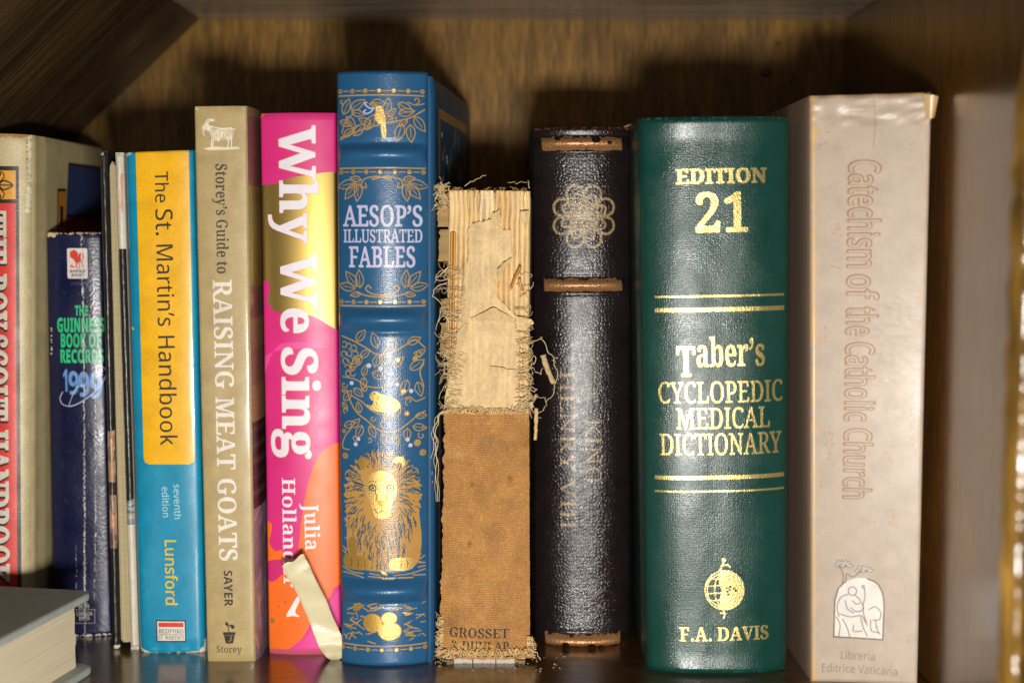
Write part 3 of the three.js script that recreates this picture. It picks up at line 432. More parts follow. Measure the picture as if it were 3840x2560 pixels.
{ // 7 -- blue leather fables with gilt pictures, raised bands and a ribbon
  const q = spineQuad(1280, 1606, [1604, 269], [1261, 269], 2486), g = thing('leather_book', 'tall blue leather book with gilt lion and three raised bands', 'book', q.base);
  const a = new Art(q, 334, 2230, '#225780', 0.9), X = a.x, F = a.gx, O = '#b98c48', FO = '#d2b06a', LV = '#c3bfd9';
  const leaf = (u, v, ang, len, w = 0.34, inner = true, lw = 4) => { const c = Math.cos(ang), s = Math.sin(ang), P = (x, y) => [u + (c * x - s * y) * len, v + (s * x + c * y) * len]; for (const k of [-1, 1]) a.curve(X, O, lw, [P(0, 0), P(0.2, k * w * 0.62), P(0.45, k * w * 0.82), P(0.72, k * w * 0.56), P(1, 0)]); if (inner) a.line(X, O, lw * 0.7, [P(0.1, 0), P(0.72, 0)]); };
  const curl = (u, v, r, a0, turns, dir = 1, lw = 4) => { const p = []; for (let k = 0; k <= 14; k++) { const t = k / 14, an = a0 + dir * t * turns * 6.283, rad = r * (1 - 0.78 * t); p.push([u + Math.cos(an) * rad, v + Math.sin(an) * rad]); } a.curve(X, O, lw, p); };
  const U = [[1276, 1324, 1374, 1426, 1480, 1533, 1584]][0];
  const beads = (vd, vl, off = 0) => { U.forEach((u, i) => { a.dot(X, O, u + off, vd, 8.5); a.dot(F, FO, u + off, vd, 6.2); if (i < 6) a.line(X, O, 4.2, [[u + off + 15, vd], [U[i + 1] + off - 15, vd]]); }); a.line(X, O, 5, [[1270 + off, vl], [1590 + off, vl]]); };
  beads(345, 361); beads(646, 632, 4); beads(1130, 1145, 5); beads(2422, 2408, 10);
  // panel with the singing bird
  for (const [u, v, an, l] of [[1290, 430, -1.2, 62], [1318, 412, -0.55, 64], [1322, 422, 0.25, 50], [1300, 440, 0.85, 56], [1276, 455, 0.4, 46], [1290, 512, -0.6, 50], [1330, 510, -0.8, 60], [1376, 490, -1.05, 66], [1396, 470, -2.7, 52], [1418, 400, -2.9, 30], [1398, 388, 0.1, 54], [1452, 432, -1.4, 62], [1460, 440, -0.8, 40], [1496, 392, 0.5, 62], [1498, 430, -0.2, 60], [1556, 440, 0.95, 66], [1540, 470, 1.5, 66], [1512, 468, 1.9, 70], [1530, 452, 2.5, 40]]) leaf(u, v, an, l, 0.3);
  a.curve(X, O, 5, [[1276, 524], [1330, 500], [1400, 478], [1470, 462], [1540, 444], [1592, 412]]); a.curve(X, O, 4, [[1278, 516], [1320, 494], [1345, 472]]); a.curve(X, O, 4, [[1330, 428], [1300, 452], [1282, 500]]); a.curve(X, O, 4, [[1590, 390], [1560, 396], [1530, 386]]); curl(1562, 378, 14, 1.5, 0.8, -1); curl(1284, 382, 12, 0, 0.8, 1); for (let k = 0; k < 8; k++) a.line(X, O, 2, [[1450 + rr(0, 40), 420 + rr(0, 40)], [1450 + rr(0, 50), 430 + rr(0, 50)]]);
  a.blob(F, FO, [[1416, 410], [1424, 400], [1434, 402], [1440, 416], [1448, 440], [1450, 466], [1440, 472], [1422, 466], [1411, 448], [1412, 430]]); a.fill(F, FO, [[1418, 404], [1408, 412], [1417, 415]]); a.blob(F, FO, [[1436, 470], [1448, 470], [1453, 500], [1450, 516], [1440, 518], [1434, 500]]); a.curve(X, O, 2.5, [[1424, 416], [1430, 440], [1446, 462]]); a.dot(X, '#1d3a58', 1426, 411, 2.5);
  for (const p of [[[1406, 410], [1392, 410], [1380, 402], [1372, 392], [1380, 388]], [[1404, 414], [1394, 424], [1378, 430], [1368, 422], [1376, 416]]]) a.curve(X, LV, 5, p);
  // title sprigs and title
  for (const s of [-1, 1]) { const c = 1436, m = (du) => c + s * du; a.curve(X, O, 5, [[m(36), 674], [m(-20), 664], [m(-70), 676], [m(-76), 700], [m(-58), 704], [m(-62), 688]].map(([u, v]) => [c + (c - u) * -1 * 1, v])); for (const [du, v, an, l] of [[100, 684, 0.25, 72], [96, 690, 0.9, 72], [86, 690, 1.45, 66], [78, 676, -0.2, 44]]) leaf(m(du), v, s > 0 ? an : Math.PI - an, l, 0.28); }
  for (const s of [-1, 1]) { const c = 1438, m = (du) => c + s * du; a.curve(X, O, 5, [[m(100), 1092], [m(60), 1106], [m(0), 1112]]); a.curve(X, O, 5, [[m(0), 1104], [m(40), 1098], [m(62), 1082], [m(54), 1068], [m(42), 1078]]); for (const [du, v, an, l] of [[104, 1080, -0.2, 66], [96, 1072, -0.9, 70], [84, 1076, -1.5, 66], [82, 1098, 0.2, 40]]) leaf(m(du), v, s > 0 ? an : Math.PI - an, l, 0.28); }
  const T = { stroke: 2.5 };
  a.text(X, 'AESOP’S', [1289, 847], [1584, 847], 74, SERIF, LV, { stroke: 4 }); a.text(X, 'ILLUSTRATED', [1290, 908], [1584, 908], 46, SERIF, LV, { stroke: 3.4 }); a.text(X, 'FABLES', [1312, 999], [1558, 999], 74, SERIF, LV, { stroke: 4 });
  // vine panel with grapes
  for (const [u, v] of [[1292, 1290], [1310, 1296], [1330, 1302], [1290, 1326], [1312, 1322], [1336, 1324], [1296, 1352], [1318, 1348], [1342, 1350], [1304, 1376], [1326, 1372], [1308, 1398], [1326, 1396]]) a.curve(X, O, 4, [0, 1, 2, 3, 4, 5].map((k) => [u + 10 * Math.cos(k * 0.95 + u), v + 11 * Math.sin(k * 0.95 + u)]));
  a.curve(X, O, 5, [[1282, 1258], [1320, 1272], [1370, 1296], [1420, 1324], [1470, 1318], [1520, 1292], [1556, 1272], [1594, 1302]]); a.curve(X, O, 4.5, [[1286, 1410], [1340, 1420], [1380, 1442], [1430, 1446], [1470, 1430], [1500, 1410]]); a.curve(X, O, 5, [[1302, 1458], [1316, 1500], [1340, 1540], [1380, 1570], [1430, 1606], [1480, 1612], [1530, 1584], [1572, 1550], [1594, 1540]]); a.curve(X, O, 4.5, [[1322, 1480], [1360, 1500], [1392, 1528], [1430, 1546], [1480, 1540], [1506, 1516]]); a.curve(X, O, 4.5, [[1320, 1600], [1292, 1640], [1286, 1676], [1312, 1682]]); a.curve(X, O, 4.5, [[1590, 1360], [1576, 1390], [1590, 1448]]); a.curve(X, O, 4, [[1594, 1490], [1560, 1500], [1540, 1484], [1520, 1488]]);
  for (const [u, v, an, l] of [[1340, 1276, -0.9, 54], [1420, 1300, -1.9, 60], [1480, 1310, -1.8, 60], [1530, 1284, -0.4, 52], [1360, 1330, 2.3, 60], [1356, 1336, -0.7, 46], [1410, 1370, -1.3, 50], [1420, 1376, 1.3, 0], [1400, 1392, 0.35, 56], [1366, 1404, -1.3, 42], [1370, 1410, 1.7, 46], [1450, 1360, -1.5, 56], [1480, 1370, -0.8, 50], [1540, 1382, -0.6, 62], [1530, 1420, 1.9, 60], [1566, 1430, 1.3, 56], [1560, 1330, -0.5, 40], [1290, 1500, -0.9, 50], [1286, 1508, 0.9, 30], [1330, 1452, 0.7, 46], [1354, 1542, -1.8, 42], [1292, 1596, -0.4, 46], [1320, 1598, -0.8, 46], [1362, 1590, 2.0, 52], [1390, 1590, 1.1, 48], [1440, 1560, -0.5, 52], [1480, 1556, -1.0, 46], [1530, 1600, 1.6, 50], [1550, 1594, 0.2, 50], [1560, 1556, 0.0, 40], [1440, 1618, 1.4, 42], [1480, 1620, 1.2, 44]]) if (l) leaf(u, v, an, l, 0.32, true, 3.8);
  for (const [u, v, r, a0, d] of [[1292, 1440, 14, 0, 1], [1372, 1450, 14, 3, -1], [1336, 1636, 12, 1, 1], [1390, 1640, 12, 2, -1], [1536, 1500, 16, 2, 1], [1570, 1330, 18, 3.5, 1], [1582, 1630, 14, 4, -1], [1300, 1536, 13, 2, 1], [1450, 1340, 26, 2, 1], [1446, 1580, 20, 1, 1], [1590, 1600, 10, 0, 1], [1402, 1562, 12, 0, 1]]) curl(u, v, r, a0, 0.85, d, 3.8);
  for (const [u, v, r] of [[1388, 1366, 9], [1431, 1376, 9], [1321, 1433, 8], [1493, 1436, 8], [1544, 1462, 8], [1348, 1640, 7], [1337, 1660, 8], [1531, 1642, 8], [1541, 1664, 8]]) a.dot(X, LV, u, v, r);
  for (const [u, v, r] of [[1341, 1347, 7], [1495, 1345, 8], [1558, 1342, 8], [1289, 1463, 6], [1516, 1462, 8], [1528, 1545, 8], [1291, 1614, 6], [1566, 1656, 11], [1586, 1694, 10], [1296, 1706, 9]]) { a.dot(X, O, u, v, r + 2); a.dot(F, FO, u, v, r - 1); }
  a.blob(F, FO, [[1390, 1478], [1400, 1464], [1412, 1460], [1432, 1470], [1460, 1480], [1488, 1492], [1504, 1512], [1494, 1530], [1470, 1540], [1440, 1538], [1416, 1536], [1390, 1524], [1378, 1510], [1396, 1514], [1406, 1500], [1394, 1490]]); for (let k = 0; k < 14; k++) a.dot(X, '#7a5a28', rr(1440, 1490), rr(1490, 1526), 2.4); F.globalCompositeOperation = 'destination-out'; for (let k = 0; k < 14; k++) a.dot(F, '#000', rr(1440, 1490), rr(1490, 1526), 2.6); F.globalCompositeOperation = 'source-over';
  for (const p of [[[1398, 1478], [1404, 1474]], [[1440, 1482], [1470, 1494], [1492, 1512]], [[1412, 1524], [1440, 1530], [1480, 1530]], [[1424, 1480], [1418, 1500], [1424, 1520]]]) a.curve(F, '#8f6b30', 3, p); a.dot(F, '#5a4420', 1409, 1470, 3.4); for (const p of [[[1426, 420], [1432, 440], [1444, 458]], [[1434, 420], [1442, 440], [1448, 460]], [[1442, 478], [1446, 510]]]) a.curve(F, '#8f6b30', 2.4, p);
  // lion: mane as a mass with combed gaps
  const ring = []; for (let k = 0; k < 72; k++) { const an = k / 72 * 6.283, x = Math.cos(an), y = Math.sin(an); const ru = 138 + 9 * ((k % 2) * 2 - 1) + rr(-4, 4), rv = y < 0 ? 150 : 250; ring.push([1436 + ru * x * (y > 0.3 ? 0.98 : 1) * (Math.abs(y) < 0.8 ? 1 : 0.96), 1830 + (rv + 9 * ((k % 2) * 2 - 1)) * y]); }
  a.blob(X, '#b78a47', ring); a.blob(X, '#b78a47', [[1312, 1850], [1302, 1960], [1306, 2060], [1326, 2110], [1440, 2130], [1560, 2112], [1580, 2050], [1574, 1930], [1560, 1850]]);
  for (let k = 0; k < 430; k++) { const an = rr(0, 6.283), rad = Math.sqrt(rr(0.2, 1)), u = 1436 + Math.cos(an) * rad * 134, v = Math.sin(an) < 0 ? 1830 + Math.sin(an) * rad * 150 : 1830 + Math.sin(an) * rad * 275; if (Math.abs(u - 1433) < 62 && v > 1745 && v < 1930) continue; let dx = u - 1434, dy = v - 1830; const n = Math.hypot(dx, dy), down = clamp((v - 1850) / 120); dx = lerp(dx / n, 0.1 * Math.sign(dx), down); dy = lerp(dy / n, 1, down); const l = rr(14, 40), w = rr(-6, 6); a.curve(X, '#25496c', 2.6, [[u, v], [u + dx * l * 0.5 - dy * w, v + dy * l * 0.5 + dx * w], [u + dx * l, v + dy * l]]); }
  for (let k = 0; k < 46; k++) { const s = k % 2 ? 1 : -1, v = rr(1760, 2110); a.curve(X, O, 4, [[1436 + s * rr(112, 128), v - 12], [1436 + s * rr(128, 138), v - 4], [1436 + s * rr(132, 146), v + rr(-10, 10)]]); }
  a.blob(F, FO, [[1386, 1780], [1404, 1764], [1434, 1756], [1468, 1766], [1484, 1790], [1492, 1820], [1486, 1850], [1474, 1872], [1470, 1900], [1462, 1926], [1438, 1934], [1416, 1930], [1404, 1908], [1396, 1880], [1380, 1850], [1376, 1812]]); a.blob(F, '#c79f50', [[1346, 1730], [1352, 1712], [1370, 1706], [1388, 1722], [1378, 1742], [1356, 1746]]); a.blob(F, FO, [[1476, 1720], [1494, 1704], [1516, 1708], [1522, 1728], [1512, 1744], [1504, 1726], [1488, 1728]]);
  const EY = '#1f3d5c', cutL = (w, p) => { F.globalCompositeOperation = 'destination-out'; a.curve(F, '#000', w, p); F.globalCompositeOperation = 'source-over'; };
  for (const s of [-1, 1]) { const u = 1435 + s * 33; a.blob(F, '#7a5c2e', [[u - 16, 1816], [u - 4, 1806], [u + 12, 1812], [u + 14, 1826], [u, 1832], [u - 12, 1828]]); a.dot(F, '#d9d6c8', u + 1, 1820, 9, 7); a.dot(F, '#33465a', u + 1, 1820, 5); a.curve(F, '#8a6327', 4, [[u + s * -8, 1830], [u + s * -14, 1850], [u + s * -16, 1868]]); a.curve(F, '#8a6327', 2.5, [[u - 14, 1800], [u, 1794], [u + 14, 1800]]); }
  a.blob(F, '#b98a40', [[1418, 1868], [1454, 1868], [1446, 1884], [1436, 1892], [1426, 1884]]); a.curve(F, '#8a6327', 3.5, [[1436, 1892], [1436, 1904], [1420, 1912], [1408, 1900]]); a.curve(F, '#8a6327', 3.5, [[1436, 1904], [1452, 1912], [1466, 1898]]); for (const s of [-1, 1]) for (let k = 0; k < 3; k++) a.dot(F, '#8a6327', 1436 + s * (16 + k * 7), 1896 + k * 2, 1.8); for (let k = 0; k < 4; k++) a.line(F, '#b4893f', 2.2, [[1424 + k * 8, 1772], [1426 + k * 7, 1790 + (k % 2) * 10]]);
  // paws, mouse, ground
  a.blob(F, '#c9a152', [[1288, 2090], [1300, 2074], [1340, 2074], [1380, 2082], [1402, 2100], [1390, 2120], [1350, 2128], [1304, 2124], [1290, 2112]]); a.blob(F, FO, [[1464, 2100], [1474, 2084], [1510, 2080], [1544, 2084], [1558, 2100], [1552, 2120], [1520, 2130], [1480, 2124], [1466, 2116]]); for (const u of [1483, 1507, 1531]) a.curve(F, '#96702f', 3, [[u, 2094], [u + 1, 2108], [u, 2118]]); for (const u of [1320, 1346, 1372]) a.curve(F, '#96702f', 3, [[u, 2090], [u + 1, 2104], [u, 2116]]);
  a.blob(F, '#c9a152', [[1314, 2010], [1322, 2004], [1332, 2008], [1336, 2026], [1344, 2050], [1340, 2072], [1316, 2072], [1308, 2048], [1306, 2030]]); a.dot(X, '#25496c', 1322, 2026, 3);
  for (const p of [[[1286, 2120], [1320, 2136], [1366, 2140]], [[1288, 2140], [1330, 2146], [1366, 2156]], [[1390, 2138], [1430, 2144]], [[1386, 2150], [1440, 2152]], [[1440, 2158], [1480, 2160]], [[1480, 2146], [1540, 2142], [1594, 2130]], [[1500, 2156], [1550, 2158]], [[1550, 2148], [1594, 2152]], [[1570, 2120], [1594, 2118]], [[1572, 2104], [1594, 2106]], [[1576, 2090], [1592, 2080]], [[1286, 2060], [1300, 2072]], [[1284, 2044], [1300, 2056]]]) a.curve(X, O, 4.5, p);
  a.blob(F, FO, [[1432, 2128], [1446, 2130], [1460, 2146], [1444, 2144]]);
  // nest and eggs
  for (let k = 0; k < 100; k++) { const u = rr(1290, 1588), v = rr(2256, 2396), an = rr(-0.5, 0.5) + (u < 1360 ? rr(-0.8, 0.8) : 0), l = rr(14, 36); if (Math.abs(u - 1436) < 78 && v > 2282 && v < 2390 && rnd() < 0.8) continue; const e = clamp(u + Math.cos(an) * l, 1284, 1594); a.line(X, O, rr(3, 4.6), [[u, v], [e, clamp(v + Math.sin(an) * l, 2248, 2400)]]); }
  for (const [u, v, r1, r2, c] of [[1403, 2322, 35, 34, '#cba553'], [1463, 2304, 28, 22, FO], [1465, 2352, 43, 33, FO]]) { a.dot(X, '#b5843f', u, v, r1 + 3, r2 + 3); a.dot(F, c, u, v, r1, r2); } for (let k = 0; k < 12; k++) a.line(F, '#a77f38', 2, [[1440 + k * 5, 2368 + (k % 3)], [1444 + k * 5, 2382 - Math.abs(k - 6)]]);
  a.blob(F, '#cba553', [[1330, 2262], [1350, 2254], [1362, 2258], [1352, 2276], [1336, 2282], [1326, 2276]]); a.blob(F, FO, [[1512, 2284], [1530, 2284], [1544, 2292], [1528, 2296]]);
  const [, tA] = q.R(1436, 537), [, tB] = q.R(1436, 629), [, tC] = q.R(1436, 1152), [, tD] = q.R(1436, 1240), [, tE] = q.R(1436, 2157), [, tF] = q.R(1436, 2250);
  const rib = (t, hi, lo) => { const m = (hi + lo) / 2, w = (hi - lo) / 2, k = Math.abs(t - m) / w; return k >= 1.25 ? 0 : k >= 0.86 ? -0.0005 * Math.sin((k - 0.86) / 0.39 * Math.PI) : 0.0034 * Math.cos(k / 0.86 * Math.PI / 2); };
  const jr = (s) => 1 - Math.pow(Math.abs(2 * s - 1), 10);
  const sheen = { clearcoat: 0.14, clearcoatRoughness: 0.3 };
  add(g, 'spine', spineGeo(q, { sag: 0.0058, er: 0.0014, ter: 0.0016, thick: 0.002, nx: 36, ny: 300, endEase: 0.1, extra: (s, t) => jr(s) * (rib(t, tA, tB) + rib(t, tC, tD) + rib(t, tE, tF)) }), mat({ ...a.maps({ rough: 0.3, roughVar: 0.05, goldRough: 0.42, metal: 0.72, gold: true, speck: 0.04, bump: 0.00013, emboss: -0.12, grain: leatherGrain(1.0, 0.7) }), ...sheen }));
  // right board with stamped pattern, joint, left board
  const x1 = q.br.x, z0 = q.br.z, dep = 0.125, yaw = 0.078, back = [x1 + 0.0035 + dep * Math.sin(yaw), z0 - 0.004 - dep], cq = { R: (u, v) => [u, v] };
  const c = new Art({ R: (u, v) => [u / 700, 1 - v / 1400] }, 700, 1400, '#19445f', 1), Y = c.x;
  c.x.strokeStyle = '#a87c3c'; for (const o of [70, 86]) { Y.lineWidth = 7; Y.strokeRect(o, o, 700 - 2 * o, 1400 - 2 * o); } for (let k = 0; k < 90; k++) { c.dot(Y, '#a87c3c', 78, 80 + k * 14, 4); c.dot(Y, '#a87c3c', 80 + k * 6.2, 78, 4); }
  for (let k = 0; k < 90; k++) { const u = rr(110, 600), v = rr(110, 1290); c.curve(Y, '#b08a48', 7, [[u, v], [u + rr(-30, 30), v + rr(-40, 40)], [u + rr(-50, 50), v + rr(-50, 50)]]); c.dot(Y, '#94703a', u, v, rr(3, 7)); } for (let k = 0; k < 50; k++) c.dot(Y, '#d5d2ea', rr(110, 600), rr(110, 1290), 9, 7);
  const cm = mat(c.maps({ rough: 0.45, speck: 0.04, bump: 0.0001, grain: leatherGrain(1.2, 0.6) })), Htop = atDepth(1628, 288, q.Z + 0.004).y;
  add(g, 'front_cover', coverGeo(q, 1, [[x1 + 0.0026, z0 - 0.0045], back], 0.0028, { H: Htop }), cm);
  const blue = mat({ color: srgb(29, 81, 121), roughness: 0.42 });
  add(g, 'joint', coverGeo(q, 1, [[x1 - 0.0012, z0 - 0.0004], [x1 - 0.0002, z0 - 0.0016], [x1 + 0.0012, z0 - 0.002], [x1 + 0.0024, z0 - 0.0034], [x1 + 0.0024, z0 - 0.006]], 0.0012, { H: Htop, nv: 8 }), blue);
  add(g, 'back_cover', coverGeo(q, -1, [[q.bl.x - 0.0002, backZ + 0.006], [q.bl.x - 0.0002, z0 - 0.002]], 0.0028, { H: Htop }), blue);
  pageBlock(g, q, 0.004, 0.118, { shift: 0.006 });
  // ribbon marker: a satin strip lying over the foot of the neighbouring spine
  const pts = [[1278, 2466, 0.006], [1252, 2430, 0.010], [1222, 2370, 0.0125], [1178, 2262, 0.0135], [1140, 2180, 0.0135], [1098, 2100, 0.013]].map(([u, v, o]) => atDepth(u, v, 0.59 - o)); const cv = new THREE.CatmullRomCurve3(pts);
  const wv = dataTex(64, 64, (x, y) => { const k = 0.9 + 0.1 * (((x + y * 2) % 8) / 8) * (0.6 + 0.5 * LAT[(Math.floor((x + y * 2) / 8) * 71) & 65535]) - (x < 5 || x > 58 ? 0.1 * (y % 8 < 4) : 0); return [236 * k, 224 * k, 182 * k].map((c) => clamp(c, 0, 255)); }, true), wb = dataTex(64, 64, (x, y) => { const v = 255 * (0.5 + 0.5 * Math.sin((x + y * 2) / 16 * 6.283)) * 0.7 + 40 * LAT[(x * 67 + y * 129) & 65535]; return [v, v, v]; }); wv.repeat.set(1, 12); wb.repeat.set(1, 10);
  const rib2 = sheet(8, 60, (s, t) => { const p = cv.getPoint(t), d = cv.getTangent(t), w = 0.005 - 0.0012 * sstep(0.25, 0, t), nx = V(-d.y, d.x, 0).normalize(); p.addScaledVector(nx, -(s - 0.5) * 2 * w); p.z += 0.0011 * Math.sin(t * 8 + s * 1.6) + 0.0004 * Math.sin(t * 23 + s * 3) - (t > 0.97 ? 0.0006 * s : 0) + 0.0004 * Math.sin(t * 40) * (s - 0.5); if (t > 0.985) p.y += 0.0006 * Math.sin(s * 9); return p.sub(q.base); }, 0.00015);
  add(g, 'ribbon_marker', rib2, mat({ map: wv, bumpMap: wb, bumpScale: 0.00007, roughness: 0.24, sheen: 0.6, sheenColor: srgb(255, 240, 200), sheenRoughness: 0.4, anisotropy: 0.4 }));
}
{ // 8 -- tattered book: spine torn open, sewn sections and lining showing, brown cloth left on the lower half
  const q = spineQuad(1664, 1978, [1990, 716], [1680, 712], 2474), Z = q.Z, g = thing('tattered_book', 'tattered old book with torn spine, frayed threads and brown cloth remnant', 'book', q.base);
  const px = (u, v, out = 0) => atDepth(u, v, Z - out).sub(q.base);
  const sag = 0.0032, prof = (s) => sag * (1 - Math.pow(Math.abs(2 * s - 1), 2.2));
  const on = (u, v, out = 0) => { const [s] = q.R(u, v); return px(u, v, prof(clamp(s)) + out); };            // a point on the rounded spine
  // body
  const paper = (r, gg, b, o = {}) => { const t = dataTex(128, 256, (x, y) => { const k = 0.95 + 0.05 * (pnoise(x * 0.25, y * 0.125, 32, 32, 131) - 0.5) + 0.09 * (pnoise(x / 16, y / 16, 8, 16, 133) - 0.5) + 0.07 * (pnoise(x / 4, y / 4, 32, 64, 134) - 0.5) + 0.1 * (LAT[(x * 77 + y * 131) & 65535] - 0.5) + (o.fold ? 0.1 * (pnoise(x * 0.5, y / 32, 64, 8, 137) - 0.5) - ([34, 61, 62, 88].includes(x + Math.round(1.6 * pnoise(1, y / 12, 4, 21, 138))) ? 0.13 * pnoise(x, y / 20, 128, 12, 139) : 0) : 0); return [r * k, gg * k, b * k].map((c) => clamp(c, 0, 255)); }, true); t.repeat.set(...(o.rep ?? [1, 1])); return mat({ map: t, bumpMap: (() => { const b2 = dataTex(128, 256, (x, y) => { const v = 255 * (0.6 * pnoise(x * 0.25, y * 0.25, 32, 64, 135) + 0.4 * LAT[(x * 77 + y * 131) & 65535]); return [v, v, v]; }); b2.repeat.set(...(o.rep ?? [1, 1])); return b2; })(), bumpScale: 0.0002, roughness: 0.92 }); };
  const secM = [paper(244, 214, 160), paper(242, 208, 148), paper(248, 224, 178), paper(238, 200, 138)], lining = paper(226, 196, 146, { rep: [1, 1], fold: true }), lining2 = paper(214, 184, 134), amber = mat({ color: srgb(196, 132, 46), roughness: 0.35 });
  { const t = q.at(0, 1), f = [V(q.bl.x + 0.001, 0.0003, q.bl.z - 0.0005), V(q.br.x - 0.001, 0.0003, q.bl.z - 0.0005), V(q.tr.x - 0.001, q.H - 0.001, q.bl.z - 0.0005), V(q.tl.x + 0.001, q.H - 0.001, q.bl.z - 0.0005)].map((p) => p.sub(q.base)), b = f.map((p) => V(p.x, p.y, -0.11)); add(g, 'page_block', block(f, b, 8), secM[0]); }
  // sewn sections: folded backs standing side by side
  const N = 16;
  for (let k = 0; k < N; k++) {
    const s0 = k / N, s1 = (k + 1) / N, w = 0.34 * (rr(0.8, 1.15)), off = rr(0, 0.0006), ph = rr(0, 6);
    add(g, 'section', sheet(6, 40, (s, t) => { const tt = lerp(0.30, 1 - rr(0, 0.0008), t), wob = 0.14 * Math.sin(t * 46 + ph) * sstep(0.8, 1, t) + 0.05 * Math.sin(t * 13 + ph), sc = lerp(s0, s1, s) + wob / N, p = q.at(clamp(sc, 0, 1), tt); p.z += prof(sc) - 0.0012 + 0.0021 * Math.sqrt(Math.max(0, 1 - Math.pow(2 * s - 1, 2))) * (0.75 + 0.25 * Math.sin(t * 22 + ph)) - off; return p.sub(q.base); }, 0.0006, (s, t) => [s * 0.3 + k * 0.13, t * 2]), secM[(k * 7 + (k % 3)) % 4]);
  }
  // torn pieces of lining: an outline in photograph pixels, given thickness and laid on the spine
  const torn = (name, pts, lift, m, amp = 4, thick = 0.0005, curl) => {
    const P = []; for (let i = 0; i < pts.length; i++) { const a = pts[i], b = pts[(i + 1) % pts.length], L = Math.hypot(b[0] - a[0], b[1] - a[1]), n = Math.max(1, Math.round(L / 12)); for (let k = 0; k < n; k++) P.push([lerp(a[0], b[0], k / n) + (k ? rr(-amp, amp) : 0), lerp(a[1], b[1], k / n) + (k ? rr(-amp, amp) : 0)]); }
    const sh = new THREE.Shape(P.map(([u, v]) => new THREE.Vector2(u, -v))); let ge = new THREE.ShapeGeometry(sh);
    // refine long triangles so the piece can follow the rounded spine
    let pos = ge.toNonIndexed().attributes.position, tri = []; for (let i = 0; i < pos.count; i += 3) tri.push([0, 1, 2].map((j) => [pos.getX(i + j), -pos.getY(i + j)]));
    for (let r = 0; r < 7; r++) { const out = []; let hit = false; for (const t of tri) { let e = 0, L = 0; for (let j = 0; j < 3; j++) { const d = Math.hypot(t[j][0] - t[(j + 1) % 3][0], t[j][1] - t[(j + 1) % 3][1]); if (d > L) { L = d; e = j; } } if (L > 60) { hit = true; const a = t[e], b = t[(e + 1) % 3], c = t[(e + 2) % 3], m2 = [(a[0] + b[0]) / 2, (a[1] + b[1]) / 2]; out.push([a, m2, c], [m2, b, c]); } else out.push(t); } tri = out; if (!hit) break; }
    const F = (u, v, dz) => on(u, v, lift + dz + (curl ? curl(u, v) : 0) + 0.00035 * (fbm(u * 0.02, v * 0.012, 140) - 0.5));
    const fp = [], fu = []; for (const t of tri) { const o = ((t[1][0] - t[0][0]) * (t[2][1] - t[0][1]) - (t[2][0] - t[0][0]) * (t[1][1] - t[0][1])) > 0 ? [0, 2, 1] : [0, 1, 2]; for (const j of o) { const p = F(...t[j], 0); fp.push(p.x, p.y, p.z); fu.push(p.x * 28, p.y * 13); } for (const j of o.slice().reverse()) { const p = F(...t[j], -thick); fp.push(p.x, p.y, p.z); fu.push(p.x * 28, p.y * 13); } }
    for (let i = 0; i < P.length; i++) { const a = P[i], b = P[(i + 1) % P.length], q4 = [F(...a, 0), F(...b, 0), F(...b, -thick), F(...a, -thick)]; for (const j of [0, 1, 2, 0, 2, 3]) { fp.push(q4[j].x, q4[j].y, q4[j].z); fu.push(q4[j].x * 28, q4[j].y * 13); } }
    const g2 = new THREE.BufferGeometry(); g2.setAttribute('position', new THREE.Float32BufferAttribute(fp, 3)); g2.setAttribute('uv', new THREE.Float32BufferAttribute(fu, 2)); g2.computeVertexNormals(); return add(g, name, g2, m);
  };
  torn('spine_lining', [[1770, 839], [1843, 822], [1846, 805], [1874, 787], [1876, 854], [1886, 862], [1921, 862], [1920, 969], [1891, 977], [1864, 1007], [1856, 1061], [1862, 1110], [1900, 1150], [1940, 1190], [1946, 1260], [1944, 1414], [1950, 1536], [1669, 1536], [1671, 1476], [1701, 1372], [1715, 1238], [1722, 1183], [1732, 1092], [1757, 969], [1753, 870]], 0.0011, lining, 3.5, 0.0005);
  torn('lining_flap', [[1762, 1192], [1800, 1176], [1852, 1152], [1880, 1168], [1930, 1196], [1934, 1216], [1880, 1206], [1820, 1202], [1775, 1206]], 0.0012, lining2, 3, 0.0004, (u, v) => 0.0022 * sstep(1212, 1160, v));
  torn('lining_flap', [[1836, 1372], [1862, 1374], [1900, 1384], [1942, 1388], [1940, 1412], [1880, 1408], [1834, 1394]], 0.0012, lining, 2.5, 0.0004, (u, v) => 0.0014 * sstep(1404, 1376, v));
  torn('lining_flap', [[1866, 1010], [1886, 986], [1916, 966], [1920, 976], [1896, 1000], [1880, 1030], [1868, 1060]], 0.0016, lining2, 2, 0.0004, (u, v) => 0.0016 * sstep(1880, 1915, u));
  torn('lining_scrap', [[1846, 800], [1872, 788], [1874, 850], [1850, 846]], 0.0017, lining2, 2.5, 0.0004, () => 0.0006);
  torn('lining_scrap', [[1712, 1250], [1742, 1210], [1756, 1216], [1746, 1268], [1722, 1330], [1704, 1372]], 0.0015, lining2, 2, 0.0004, () => 0.0006);
  torn('lining_scrap', [[1952, 792], [1984, 790], [1980, 830], [1958, 836]], 0.0012, lining, 3, 0.0004, () => 0.0012); torn('lining_scrap', [[1930, 1180], [1992, 1196], [2002, 1214], [1960, 1240], [1936, 1230]], 0.0018, lining, 4, 0.0005, () => 0.0006);
  for (const [p, l] of [[[[1952, 1000], [1930, 1046], [1916, 1084]], 0.0042], [[[1948, 1046], [1954, 1076], [1962, 1092]], 0.003]]) add(g, 'splinter', tube(p.map(([u, v]) => on(u, v, l * 0.7)), 0.0007, 6, 5, 0.0005), amber);
